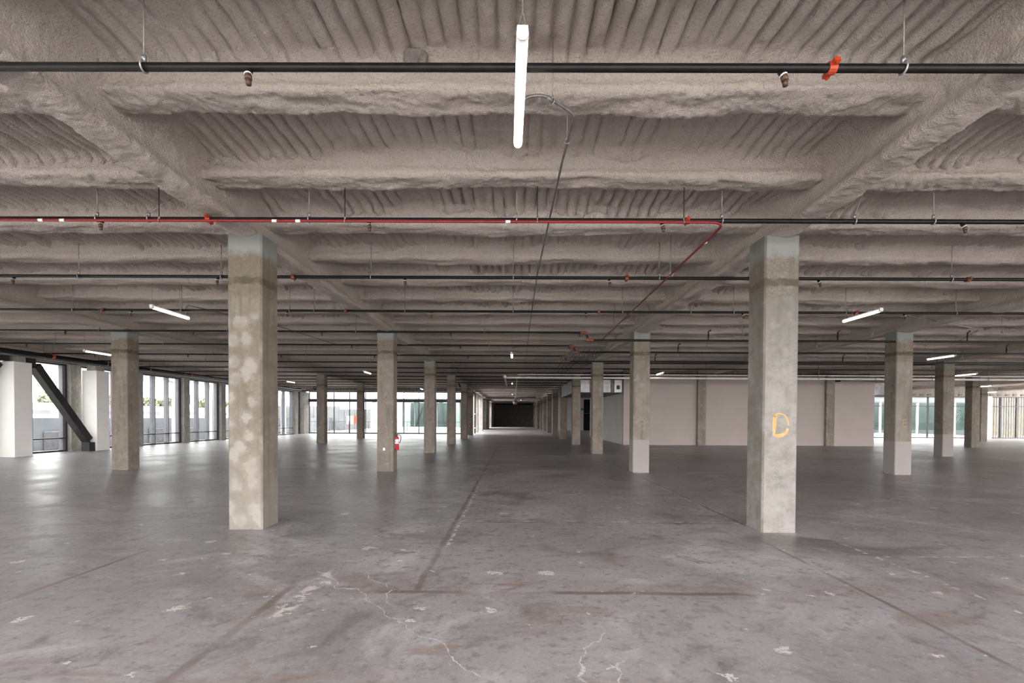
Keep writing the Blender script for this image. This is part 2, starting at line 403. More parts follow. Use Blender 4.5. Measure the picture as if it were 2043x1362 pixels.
# ------------------------------------------------------------------ the setting: floor, ceiling
COLX = [-19.45, -11.75, -3.83, 3.77, 11.35, 19.1, 26.95, 34.75, 42.4]
BOFF = .36                                # beams sit a little behind the column lines
def RY(k): return 7.36 + 7.75*k          # column row centre
CW = .245                                # half column width
WL, WB, WRB, WR = -20.3, 48.4, 44.3, 46.6
floor = struct(bbox_obj('floor', -20.6, 47, -5.2, 102, -.25, 0, M['floor']))
ceiling = struct(empty('ceiling'))
for (a, b, c_, d) in ((-20.6, 47, -5.2, 44.6), (-20.6, 24, 44.6, 48.7), (-4.8, 14.2, 48.7, 102)):
    bbox_obj('roof_slab', a, b, c_, d, 4.80, 5.15, M['conc_plain'], ceiling)

def deck_patch(xs, ys, amp=1.0):
    X, Y = np.meshgrid(xs, ys, indexing='ij')
    P = np.stack([X, Y, np.full_like(X, 0.0)], -1)
    wv = fbm(P*np.array([1.0, .35, 1]), 2)*.02
    rib = (np.abs(np.sin(math.pi*(X+wv)/.152)) + 1e-3)**.34
    env = np.clip(.98 + .5*fbm(P*np.array([.45, .8, 1]) + 31, 2), .6, 1.3)
    loc = np.clip(.98 + .7*fbm(P*np.array([4.0, 1.3, 1]) + 7, 2), .4, 1.5)
    Z = 4.80 - .078*rib*env*loc*amp + .022*fbm(P*1.3 + 5, 2) + .009*fbm(P*9, 2)*amp
    if amp == 0: Z -= .062
    if amp == 1.0: Z += .007*fbm(P*30, 2)
    # foam thickens into a soft fillet beside every beam
    ph = np.abs(((Y - 7.36 - BOFF + .775) % 1.55) - .775)
    Z -= .08*np.clip((.33-ph)/.13, 0, 1)**2*(.7+.5*fbm(P*2.2+3, 2))
    return np.stack([X, Y, Z], -1)
def add_deck(xs, ys, amp=1.0):
    o = link('metal_deck', grid_mesh(deck_patch(np.asarray(xs), np.asarray(ys), amp)), M['foam'], ceiling); return o
add_deck(np.arange(-8.6, 8.61, .0125), np.arange(2.7, 7.85, .045))
add_deck(np.arange(-17.6, 17.61, .0175), np.arange(7.8, 15.9, .12), .99)
add_deck(np.arange(-20.5, 26.0, .025), np.arange(15.8, 23.5, .25), .98)
add_deck(np.arange(-20.5, 46.6, .6), np.concatenate([np.arange(-5.1, 2.8, .4)]), .0)
add_deck(np.arange(-20.5, -8.5, .4), np.arange(2.6, 7.9, .3), .0)
add_deck(np.arange(8.5, 46.6, .4), np.arange(2.6, 7.9, .3), .0)
add_deck(np.arange(-20.5, -17.4, .4), np.arange(7.7, 15.9, .3), .0)
add_deck(np.arange(17.5, 46.6, .4), np.arange(7.7, 15.9, .3), .0)
add_deck(np.arange(25.9, 46.6, .4), np.arange(15.7, 23.5, .4), .0)
add_deck(np.arange(-20.5, 46.6, .4), np.arange(23.3, 44.6, .5), .0)
add_deck(np.arange(-20.5, 14.1, .4), np.arange(44.4, 48.6, .5), .0)
add_deck(np.arange(-4.7, 14.1, .5), np.arange(48.4, 102, .8), .0)

def resample(prof, n):
    p = np.array(prof, float); d = np.concatenate([[0], np.cumsum(np.hypot(*np.diff(p, axis=0).T))])
    t = np.linspace(0, d[-1], n)
    # smooth polyline
    q = np.stack([np.interp(t, d, p[:, 0]), np.interp(t, d, p[:, 1])], -1)
    for _ in range(1):
        q[1:-1] = (q[:-2] + 2*q[1:-1] + q[2:])/4
    return q
BEAM_HALF = [(.29, 4.80), (.225, 4.755), (.185, 4.70), (.165, 4.64), (.155, 4.59), (.162, 4.572), (.185, 4.555), (.192, 4.52), (.178, 4.488), (.13, 4.478), (0, 4.475)]
GIRD_HALF = [(.28, 4.79), (.19, 4.72), (.125, 4.62), (.095, 4.50), (.09, 4.37), (.11, 4.30), (.155, 4.265), (.175, 4.235), (.175, 4.19), (.15, 4.165), (.08, 4.155), (0, 4.155)]
def full(half): return [(-a, z) for a, z in half] + [(a, z) for a, z in half[::-1][1:]]
def foam_sweep(name, prof, s, axis, c, npf, a1=.022, a2=.017, a3=.013):
    q = resample(full(prof), npf)
    t = np.gradient(q, axis=0); nrm = np.stack([t[:, 1], -t[:, 0]], -1); nrm /= np.linalg.norm(nrm, axis=1, keepdims=True)
    s = np.asarray(s); S = len(s)
    base = np.zeros((S, npf, 3))
    if axis == 'x': base[..., 0] = s[:, None]; base[..., 1] = c + q[None, :, 0]
    else: base[..., 1] = s[:, None]; base[..., 0] = c + q[None, :, 0]
    base[..., 2] = q[None, :, 1]
    st = np.array([.55, 1.6, 1.6]) if axis == 'x' else np.array([1.6, .55, 1.6])
    d = a1*fbm(base*st*1.2 + 3.1*c, 2) + a2*fbm(base*st*4.2 + 9, 2) + a3*fbm(base*24, 2)
    # drips along the lower edge: ragged bottom
    low = np.clip((prof[0][1] - .24 - base[..., 2])/.08, 0, 1)
    d = d + low*np.abs(fbm(base*st*np.array([2.5, 2.5, .1]) + 40, 2))*.022
    wob = .02*fbm(base*st*.5 + 50, 2)
    lat = 1 if axis == 'x' else 0
    base[..., lat] += nrm[None, :, 0]*d + wob
    base[..., 2] += nrm[None, :, 1]*d + .012*vnoise(base*st*.7 + 70)
    P = base if axis == 'x' else base[::-1]
    return link(name, grid_mesh(P), M['foam'], ceiling)
def span(lo, hi, D):
    if D < 2.6: return np.arange(lo, hi+.01, 1.0)
    e = 1.08*D + .6; a, b = max(lo, -e), min(hi, e)
    ds = max(.015, .0035*D) if D < 24 else .018*D
    parts = []
    if a > lo+.5: parts.append(np.arange(lo, a-.01, .6))
    parts.append(np.arange(a, b, ds))
    if b < hi-.5: parts.append(np.arange(b+ds, hi+.01, .6))
    return np.concatenate(parts)
j = -8
while True:
    yb = RY(0) + BOFF + 1.55*j; j += 1
    if yb > 101: break
    if yb < 44.2: lo, hi = -20.5, 46.8
    elif yb < 48.3: lo, hi = -20.5, 14.1
    else: lo, hi = -4.7, 14.1
    npf = 46 if 2.5 < yb < 9 else (26 if 2.5 < yb < 24 else 14)
    foam_sweep('beam', BEAM_HALF, span(lo, hi, yb), 'x', yb, npf)
for gx in COLX:
    hi = 101.5 if abs(gx) < 5 else (48.3 if gx < 12 else 44.2)
    sl = [-5.0, -3, -1, 1]; y_ = 1.6
    while y_ < hi: sl.append(y_); y_ += max(.018, .0050*max(y_, abs(gx)*.8))
    foam_sweep('girder', GIRD_HALF, sl, 'y', gx, 44, .024, .015, .012)

# ------------------------------------------------------------------ columns
def prism_column(h, hw, ch, tw=None):
    n = []
    for sx, sy in ((1, -1), (1, 1), (-1, 1), (-1, -1)):
        pts = [(sx*(hw-ch), sy*hw), (sx*hw, sy*(hw-ch))]
        if (sx*sy) > 0: pts = pts[::-1]
        n += pts
    rings = []
    for z in (0, h*.33, h*.66, h): rings.append([(x, y, z) for x, y in n])
    V = [p for r in rings for p in r]; K = len(n); F = []
    for i in range(len(rings)-1):
        for k in range(K):
            a, b = i*K+k, i*K+(k+1) % K; F.append((a, b, b+K, a+K))
    F.append(tuple(range(K-1, -1, -1))); F.append(tuple(range((len(rings)-1)*K, len(rings)*K)))
    return V, F
col_mesh = {}
def column(x, y, m, label, group=None, h=4.20, hw=CW):
    key = (m.name, h, hw)
    if key not in col_mesh:
        me = mesh_from(*prism_column(h, hw, .022)); me.materials.append(m); col_mesh[key] = me
    o = bpy.data.objects.new('concrete_column', col_mesh[key]); C.objects.link(o); o.location = (x, y, 0)
    return tag(o, label, 'column', group)
c_near_l = column(COLX[2], RY(0), M['conc_patch'], 'grey concrete column with two files of pale plaster patches on its face')
c_near_r = column(COLX[3], RY(0), M['conc_pale'], 'pale scuffed concrete column spray-painted with an orange letter D')
c_ext = column(COLX[2], RY(1), M['conc'], 'brown concrete column with a red fire extinguisher hung on its side')
c_r2 = column(COLX[3], RY(1), M['conc_base'], 'concrete column with a white-painted foot, directly behind the letter D column')
c_e = column(COLX[4]+.02, RY(1)-.2, M['conc_base'], 'concrete column with a white-painted foot and a faded letter E')
column(COLX[1], RY(1), M['conc'], 'bare concrete column between the plaster-patched column and the diagonal black brace')
column(COLX[5], RY(2)-.5, M['conc_base'], 'concrete column with a painted foot, behind the faded letter E column')
column(COLX[1], RY(3), M['conc'], 'concrete column in front of the glazed back wall beside the corner windows')
column(COLX[1], RY(4), M['conc'], 'slim-looking concrete column in front of the middle of the back glazing')
ordn = ['first', 'second', 'third', 'fourth', 'fifth', 'sixth', 'seventh', 'eighth', 'ninth', 'tenth', 'eleventh']
for k in range(2, 6):
    column(COLX[2]-(.2 if k == 5 else 0), RY(k), M['conc'], ordn[k-2]+' bare concrete column in the line behind the fire extinguisher column')
for k in range(2, 12):
    column(COLX[3], RY(k), M['conc'], ordn[k-2]+' bare column in the line behind the painted-foot column by the metal duct')
for k in range(6, 12):
    column(COLX[2]-.25, RY(k), M['conc_plain'], 'concrete pillar along the glazed side of the long far passage', 'pillars of the far passage')
column(COLX[6], RY(3)-1.0, M['conc'], 'dark concrete column beyond the column with the painted foot, near the right windows')
column(COLX[7]+.3, RY(4)-.6, M['conc'], 'stained concrete column beside the white pilaster at the timber slat windows')
column(COLX[4], RY(3)+.0, M['conc_brown'], 'brown concrete column set flush between white partition panels, nearer the duct', hw=.25)
column(COLX[5], RY(3)+.0, M['conc_brown'], 'brown concrete column set flush in the white partition beside its end panel', hw=.25)
# letters sprayed on the columns: thin paint films on the front faces
def ribbon(pts, w, y, mat_, parent, name):
    V, F = [], []
    for i, (x, z) in enumerate(pts):
        a = Vector(pts[max(0, i-1)]); b = Vector(pts[min(len(pts)-1, i+1)]); t = (b-a).normalized(); nx, nz = -t.y, t.x
        ww = w*(1+.25*math.sin(i*1.7))*.5
        for s in (-1, 1):
            V.append((x+s*nx*ww, y, z+s*nz*ww)); V.append((x+s*nx*ww, y+.003, z+s*nz*ww))
    for i in range(len(pts)-1):
        a = i*4; F += [(a, a+2, a+6, a+4), (a+1, a+5, a+7, a+3), (a, a+4, a+5, a+1), (a+2, a+3, a+7, a+6)]
    return link(name, mesh_from(V, F), mat_, parent)
yf = -CW-.002
dp = [(-.075, 1.655)]
for (x, z) in ((-.085, 1.55), (-.088, 1.45), (-.09, 1.385), (-.04, 1.375), (.03, 1.385), (.085, 1.42), (.105, 1.48)): dp.append((x, z))
d1 = ribbon(dp, .045, yf, M['orange_paint'], c_near_r, 'painted_letter')
d2 = ribbon([(-.085, 1.645), (-.05, 1.685), (0, 1.69), (.05, 1.675), (.09, 1.63), (.11, 1.57), (.115, 1.53)], .022, yf, M['orange_paint'], c_near_r, 'painted_letter')
M['faded'] = simple_noise('faded_paint', (.29, .235, .165), (.24, .20, .155), 25, .9)
for seg in ([(-.02, 1.62), (-.022, 1.40)], [(-.02, 1.615), (.08, 1.62)], [(-.02, 1.51), (.07, 1.515)], [(-.022, 1.41), (.08, 1.405)]):
    ribbon([(seg[0][0]+(seg[1][0]-seg[0][0])*t/4, seg[0][1]+(seg[1][1]-seg[0][1])*t/4) for t in range(5)], .025, yf, M['faded'], c_e, 'painted_letter')
bbox_o = bbox_obj('cover_plate', COLX[2]-.06, COLX[2]+.0, RY(1)-CW-.006, RY(1)-CW+.002, .62, .70, M['tag'], c_ext)

# ------------------------------------------------------------------ hanging tube lights
def cable_y(root, x, y, z0, z1):
    v1 = tube_data([(x, y, z0+.11), (x, y, z1)], .0035, 5)
    v2 = tube_data([(x-.03, y, z0), (x, y, z0+.11)], .002, 4); v3 = tube_data([(x+.03, y, z0), (x, y, z0+.11)], .002, 4)
    return link('cable', mesh_from(*merge([v1, v2, v3])), M['wire'], root)
def make_light():
    root = empty('tube_light')
    L = .625
    # diffuser: round lower body
    ang = [math.pi*(1+i/14) for i in range(15)]
    prof = [(.036*math.cos(a), .036*math.sin(a)) for a in ang]
    prof = [(.036, .012)] + prof[::-1] + [(-.036, .012)]
    ys = [-L+.04, -L+.05] + list(np.linspace(-L+.2, L-.06, 6)) + [L-.04, L-.02, L-.008, L]
    sc = [1]*(len(ys)-3) + [.95, .75, .35]
    P = np.array([[(x*s, y, z*s) for x, z in prof] for y, s in zip(ys, sc)])
    link('diffuser', grid_mesh(P, True, True, True), M['lamp'], root)
    hv = merge([box_data(-.030, .030, -L+.03, L-.03, .010, .042)])
    link('housing', mesh_from(*hv), M['plastic'], root)
    # end cap, rounded below
    pc = [(.038*math.cos(math.pi*(1+i/10)), .038*math.sin(math.pi*(1+i/10))) for i in range(11)][::-1]
    pc = [(.033, .055), (.038, .0)] + pc[1:-1] + [(-.038, .0), (-.033, .055)]
    P = np.array([[(x, y, z) for x, z in pc] for y in (-L, -L+.004, -L+.042)])
    link('end_cap', grid_mesh(P, False, True, True), M['plastic'], root)
    cable_y(root, 0, -L+.03, .05, .80); cable_y(root, 0, L-.32, .05, .80)
    return root
LZ = CAM_Z + 2.34
lamp0 = make_light()
LIGHTS = [(.03, 3.72, 'white tube light hung from the ceiling beneath the sprinkler pipe with the orange coupling', 0),
 (-7.8, 11.38, 'glowing tube light hung between the patched column and the window wall', 0), (7.85, 11.42, 'glowing tube light hung beyond the column with the letter D', 0),
 (-15.55, 18.7, 'glowing tube light hung near the large pipes above the window wall', 0), (16.0, 18.9, 'glowing tube light hung behind the faded letter E column', 0),
 (-.1, 18.9, 'tube light hung over the middle aisle before the stepped sprinkler pipes', 0),
 (-7.75, 26.4, 'small glowing tube light behind the fire extinguisher column', 0), (7.6, 26.2, 'small glowing tube light hung in front of the white partition wall', 0),
 (23.4, 26.1, 'tube light hung between the two painted-foot columns and the slat windows', 1), (-15.1, 33.8, 'small tube light hung in front of the corner windows', 0),
 (-.15, 34.2, 'small tube light hung over the aisle behind the white pipes', 0), (-7.7, 41.6, 'small tube light hung in front of the back glazing', 0),
 (32.6, 35.0, 'tube light hung between the two painted-foot columns and the slat windows', 1), (40.2, 42.6, 'small tube light hung just above the timber slat windows', 0),
 (-.2, 50, 'tiny tube light far down the long passage', 2), (.9, 66, 'tiny tube light far down the long passage', 2)]
for i, (x, y, lab, g) in enumerate(LIGHTS):
    o = lamp0 if i == 0 else copy_tree(lamp0)
    o.location = (x, y, LZ); o.rotation_euler = (0, 0, math.radians(.9) if i == 0 else 0)
    tag(o, lab, 'light', 'hanging tube lights')
    if g: o['group'] = 'tube lights by the slat windows' if g == 1 else 'tube lights in the passage'

# ------------------------------------------------------------------ sprinkler pipes
PZ = CAM_Z + 2.507
def sprinkler_head_mesh(up=False):
    s = 1 if up else -1
    parts = []
    if not up:   # tee outlet forward and down
        parts.append(tube_data([(0, 0, -.02), (.004, -.03, -.06)], .019, 8))
    else:
        parts.append(tube_data([(0, 0, .0), (0, 0, .26)], .013, 8))
        parts.append(tube_data([(0, 0, .10), (0, 0, .13)], .022, 8))
    return merge(parts)
sh_neck = mesh_from(*sprinkler_head_mesh(False), True); sh_neck.materials.append(M['black_pipe'])
sh_body = mesh_from(*merge([tube_data([(.004, -.03, -.06), (.01, -.036, -.095)], .022, 10), tube_data([(.01, -.036, -.095), (.012, -.038, -.13)], [.018, .016], 10)]), True); sh_body.materials.append(M['bronze'])
sh_ring = mesh_from(*tube_data([(.003, -.029, -.058), (.005, -.031, -.066)], .0235, 10), True); sh_ring.materials.append(M['tag'])
su_neck = mesh_from(*merge([tube_data([(0, 0, .02), (0, 0, .26)], .016, 8), tube_data([(0, 0, .11), (0, 0, .15)], .026, 8)]), True); su_neck.materials.append(M['black_pipe'])
su_body = mesh_from(*merge([tube_data([(0, 0, .26), (.05, -.01, .29)], .022, 8), tube_data([(.05, -.01, .29), (.06, -.01, .33)], [.03, .01], 8)]), True); su_body.materials.append(M['bronze'])
clamp_me = mesh_from(*merge([tube_data([(.0, .041*math.sin(t), .041*math.cos(t)+.004) for t in np.linspace(-math.pi, math.pi, 15)], .0075, 5, False),
                              box_data(-.012, .012, -.012, .012, .036, .085), tube_data([(-.0, -.02, .06), (0, .02, .06)], .008, 6)]), True); clamp_me.materials.append(M['galv'])
def ring_tube(r, w, n=14):
    return tube_data([(-w, 0, 0), (-w*.8, 0, 0), (w*.8, 0, 0), (w, 0, 0)], [r*.93, r, r, r*.93], n)
coup_me = mesh_from(*merge([ring_tube(.043, .028), box_data(-.022, .022, -.075, .075, -.013, .013), tube_data([(0, -.062, -.03), (0, -.062, .03)], .010, 6), tube_data([(0, .062, -.03), (0, .062, .03)], .010, 6)]), False)
coup_me.materials.append(M['orange'])
rust_coup_me = coup_me.copy(); rust_coup_me.materials.clear(); rust_coup_me.materials.append(M['rust'])
def put(me, name, parent, loc, rot=(0, 0, 0), scl=1.0):
    o = bpy.data.objects.new(name, me); C.objects.link(o); o.parent = parent; o.location = loc; o.rotation_euler = rot; o.scale = (scl,)*3; return o
def hanger(root, x, top=None, lean=(0, 0)):
    top = 4.76 - PZ if top is None else top
    cl = put(clamp_me, 'hanger_clamp', root, (x, 0, 0))
    v = tube_data([(0, 0, .07), (lean[0], lean[1], top)], .0055, 6)
    r = link('hanger_rod', mesh_from(*v, True), M['wire'], cl)
def spr_pipe(y, x0, x1, label, heads=(), hangers=(), diag=(), coup=(), up=False, group=None, r=.0295, jog=None, rust=True):
    root = empty('sprinkler_pipe', (0, y, PZ))
    if jog:
        pts = fillet([(x0, 0, 0), (jog, 0, 0), (jog+.06, 0, -.22), (x1, 0, -.22)], .07, 5)
    else: pts = [(x0, 0, 0), ((x0+x1)/2, 0, 0), (x1, 0, 0)]
    tube('pipe', pts, r, M['black_pipe'], root, 12)
    if jog:
        for a, b in (((jog-.16, 0, 0), (jog+.0, 0, -.06)), ((jog+.04, 0, -.17), (jog+.22, 0, -.22))):
            tube('elbow', fillet([a, (b[0] if a[2] == 0 else a[0], 0, a[2] if a[2] == 0 else b[2]), b], .06, 5), r*1.35, M['rust'], root, 10)
    def zz(x): return -.22 if (jog and x > jog) else 0
    for x in heads:
        if up:
            n = put(su_neck, 'sprinkler_head', root, (x, 0, zz(x))); put(su_body, 'deflector', n, (0, 0, 0))
        else:
            n = put(sh_neck, 'sprinkler_head', root, (x, 0, zz(x)-.005), (0, 0, 0), 1.15); b = put(sh_body, 'nozzle', n, (0, 0, 0)); put(sh_ring, 'seal_ring', n, (0, 0, 0))
    for x in hangers: hanger(root, x, 4.76-PZ)
    for x, lx, ly in diag:
        hanger(root, x, 4.70-PZ, (lx, ly))
    for i, x in enumerate(coup):
        put(coup_me if rust is False else rust_coup_me, 'coupling', root, (x, 0, zz(x)), (random.uniform(-.5, .5), 0, 0))
    return tag(root, label, 'pipe', group or 'sprinkler pipes under the ceiling')
X0, X1 = -20.2, 46
def px(u, D): return (u-1026)*D/1000.0
D1, D2, D3, D4, D5, D6, D7 = 3.632, 6.41, 9.02, 11.88, 14.75, 17.45, 20.3
spr_pipe(D1, X0, X1, 'black sprinkler pipe with an orange coupling, crossing above the first tube light', [px(500, D1), px(1547, D1), -5.7, 5.7], [px(290, D1), px(1788, D1)], (), [px(1647, D1)], rust=False)
spr_pipe(D2, X0, X1, 'black sprinkler pipe with the red conduit running along it', [px(u, D2) for u in (205, 737, 1316, 1908)], [px(u, D2) for u in (195, 617, 1029, 1435, 1852)], [(px(298, D2), .35, .3), (px(1697, D2), .22, .1)], [px(417, D2), px(1366, D2)], rust=False)
spr_pipe(D3, X0, X1, 'black sprinkler pipe crossing above the two tallest column heads, next behind the red conduit', [px(u, D3) for u in (28, 435, 808, 1213, 1627)], [px(u, D3) for u in (157, 442, 740, 1023, 1312, 1490, 1890)], [], [px(u, D3) for u in (585, 1248, 1923)])
spr_pipe(D4, X0, X1, 'black sprinkler pipe passing beside the tube light of the window side', [px(u, D4) for u in (262, 573, 860, 1167, 1478, 1797)], [px(u, D4) for u in (145, 362, 578, 627, 808, 1023, 1240, 1375, 1460, 1682, 1900)], [], [px(u, D4) for u in (205, 690, 1193, 1703)])
lab = ['black sprinkler pipe with a rusty step where the red conduit ends', 'second black sprinkler pipe with a rusty step, behind the red conduit end', 'third black sprinkler pipe with a rusty step, before the white pipes']
for D, jg, l, up in ((D5, px(1168, D5), lab[0], True), (D6, px(1143, D6), lab[1], True), (D7, px(1126, D7), lab[2], True)):
    hs = [1.9 + 3.78*k for k in range(-5, 8)]
    root = spr_pipe(D, X0, X1, l, [h for h in hs if h > jg+2], [h+1.0 for h in hs], [], [], True, None, .0295, jg)
    for h in hs:
        if h < jg:
            n = put(sh_neck, 'sprinkler_head', root, (h, 0, 0)); put(sh_body, 'nozzle', n, (0, 0, 0))
D = D7 + 2.62
while D < 47:
    x1 = X1 if D < 30 else (6.0 if D < 47 else 5)
    spr_pipe(D, X0, x1, 'thin black sprinkler pipe under the far ceiling, before the white pipes' if D < 26.8 else 'thin black sprinkler pipe under the far ceiling, behind the white pipes', [], [1.0+3.78*k for k in range(-5, 6) if 1.0+3.78*k < x1], group='far sprinkler pipes')
    D += 2.62
while D < 98:
    spr_pipe(D, -4.1, 5.5, 'thin black sprinkler pipe across the passage ceiling', [], [0.5], group='passage sprinkler pipes')
    D += 3.9

# red conduit
rc = empty('red_conduit', (0, 0, 0))
rz = CAM_Z + 2.44
rp = fillet([(-19.9, 6.28, rz), (2.62, 6.28, rz), (2.72, 15.6, rz)], .22, 8)
tube('conduit_run', rp, .0165, M['red'], rc, 10)
for u in (82, 125, 548, 595, 1012): 
    x = px(u, 6.28); tube('marker_sleeve', [(x-.03, 6.28, rz), (x+.03, 6.28, rz)], .0185, M['tag'], rc, 10)
for u in (318, 688, 1070, 1360):
    x = px(u, 6.28); s = put(clamp_me, 'strap', rc, (x, 6.28, rz), (0, 0, 0), .6)
    link('drop_rod', mesh_from(*tube_data([(0, 0, .05), (.0, .0, (4.70-rz)/.6)], .009, 6), True), M['black_pipe'], s)
for y in (8.6, 11.2, 13.6):
    x = 2.63 + (y-6.3)*.01
    s = put(clamp_me, 'strap', rc, (x, y, rz), (0, 0, H2), .6)
    link('drop_rod', mesh_from(*tube_data([(0, 0, .05), (.0, .0, (4.72-rz)/.6)], .009, 6), True), M['wire'], s)
for y in (7.0, 8.5, 10.0, 11.7, 13.0): 
    x = 2.63 + (y-6.3)*.01; tube('marker_sleeve', [(x, y-.03, rz), (x, y+.03, rz)], .0185, M['tag'], rc, 8)
tag(rc, 'red metal conduit with white clips, bending under the black sprinkler pipe', 'conduit')

# grey conduit feeding the first light and running back down the aisle
gc = empty('steel_conduit', (0, 0, 0)); gz = CAM_Z + 2.565
gp = fillet([(.04, 4.02, LZ+.04), (.05, 4.03, gz-.02), (.22, 4.05, gz+.02), (.50, 4.28, gz), (.47, 5.0, gz), (.40, 9.0, gz), (.42, 14.0, gz), (.5, 23.0, gz)], .09, 7)
tube('conduit_run', gp, .0125, M['steel'], gc, 8)
s = put(clamp_me, 'strap', gc, (.30, 4.12, gz+.005), (0, 0, .6), .55); link('drop_rod', mesh_from(*tube_data([(0, 0, .08), (.0, 0, (4.70-gz)/.55)], .007, 6), True), M['wire'], s)
for y in (4.7, 6.45, 9.1, 12.5):
    s = put(clamp_me, 'strap', gc, (.485-.0105*y if y > 5 else .48, y, gz), (0, 0, H2), .5); link('drop_rod', mesh_from(*tube_data([(0, 0, .08), (.0, 0, (4.72-gz)/.5)], .005, 6), True), M['wire'], s)
tube('coupling', [(.255, 4.075, gz+.012), (.30, 4.115, gz+.006)], .0165, M['steel'], gc, 8)
tag(gc, 'thin steel conduit curving from the first tube light and running back under the beams', 'conduit')
for (x, y, dx, lab) in ((-7.8, 11.9, 1.0, 'thin steel conduit looping from the tube light beside the plaster-patched column'), (7.85, 11.9, 5.5, 'thin steel conduit running from the tube light beyond the letter D column')):
    o = empty('steel_conduit', (0, 0, 0))
    tube('conduit_run', fillet([(x, y, LZ+.04), (x, y, LZ+.30), (x+dx*.15, y+.15, LZ+.28), (x+dx, y+2.6, LZ+.26), (x+dx*1.4, y+6.2, LZ+.26)], .1, 6), .012, M['steel'], o, 8)
    s = put(clamp_me, 'strap', o, (x+dx, y+2.6, LZ+.26), (0, 0, H2), .5); link('drop_rod', mesh_from(*tube_data([(0, 0, .05), (0, 0, (4.72-LZ-.26)/.5)], .005, 6), True), M['wire'], s)
    tag(o, lab, 'conduit')

# bare patch on the fireproofing near the first light
def blob(cx, cyy, cz, rx, ry, rz_, n=22, seed=1):
    rnd = random.Random(seed); V = [(cx, cyy, cz-rz_)]; F = []
    for k in range(n):
        a = 2*math.pi*k/n; r = rnd.uniform(.65, 1.15)
        V.append((cx+rx*r*math.cos(a), cyy+ry*r*math.sin(a), cz-rz_*rnd.uniform(.3, .8)))
    for k in range(n):
        a = 2*math.pi*k/n; V.append((cx+rx*1.2*math.cos(a), cyy+ry*1.2*math.sin(a), cz+.02))
    for k in range(n):
        k2 = (k+1) % n; F.append((0, 1+k2, 1+k)); F.append((1+k, 1+k2, 1+n+k2, 1+n+k))
    return mesh_from(V, F)
link('bare_patch', blob(px(828, 4.45), 4.40, 4.71, .11, .10, .085), M['patch_grey'], ceiling)

# ------------------------------------------------------------------ left window wall
wall_left = struct(empty('wall_left'))
HEAD = 3.93
bbox_obj('spandrel_beam', WL-.30, WL+.22, 8, WB, HEAD, 4.36, M['conc_plain'], wall_left)
bbox_obj('spandrel_upstand', WL-.30, WL+.05, 8, WB, 4.36, 4.82, M['conc_plain'], wall_left)
bbox_obj('spandrel_beam', WL-.30, WL+.22, -5.2, 8, HEAD, 4.82, M['conc_plain'], wall_left)
BL = [RY(0) + 3.875*k for k in range(-3, 11)]     # bay lines
for i, y in enumerate(BL):
    if y > WB-1.4: continue
    w = .27
    bbox_obj('facade_column', WL-.30, WL+.27, y-w, y+w, 0, HEAD, M['conc_plain'], wall_left)
bbox_obj('facade_column', WL-.3, WL+.5, WB-1.25, WB+.1, 0, HEAD, M['conc_plain'], wall_left)
# flat panel fixed on one facade column
bbox_obj('access_panel', WL+.27, WL+.29, 30.72, 30.90, 2.35, 2.95, M['galv'], wall_left)
def window_lr(n, y0, y1, npanes, x=WL, top=HEAD-.02, tz=.60):
    w = struct(empty('window_%d' % n, (x, (y0+y1)/2, 0)))
    def b(nm, a0, a1, z0, z1, m, d0=-.09, d1=.09):
        o = bbox_obj(nm, x+d0, x+d1, a0, a1, z0, z1, m, w); return o
    b('frame_rail', y0, y1, .0, .07, M['frame']); b('frame_rail', y0, y1, top-.06, top, M['frame'])
    b('frame_stile', y0, y0+.06, .07, top-.06, M['frame']); b('frame_stile', y1-.06, y1, .07, top-.06, M['frame'])
    b('frame_stile', y1-.20, y1-.065, .07, top-.06, M['frame_grey'], -.12, .06)
    b('transom', y0+.06, y1-.06, tz-.025, tz+.025, M['frame'], -.07, .10)
    st = (y1-y0)/npanes
    for k in range(1, npanes):
        yy = y0+st*k; b('mullion', yy-.03, yy+.03, .07, top-.06, M['frame_grey'], -.18, .10)
    for k in range(npanes):
        a0, a1 = y0+st*k+.03, y0+st*(k+1)-.03
        b('pane', a0, a1, .07, tz-.025, M['glass'], -.012, .0); b('pane', a0, a1, tz+.025, top-.06, M['glass'], -.012, .0)
n = 1
for i in range(len(BL)-1):
    y0, y1 = BL[i]+.27, BL[i+1]-.27
    if y1 > WB: continue
    if i == len(BL)-2 or BL[i+1] > WB-1.4: y1 = WB-1.25
    window_lr(n, y0, y1, 2 if abs(BL[i]-18.98) < .5 else 3); n += 1
    if y1 == WB-1.25: break
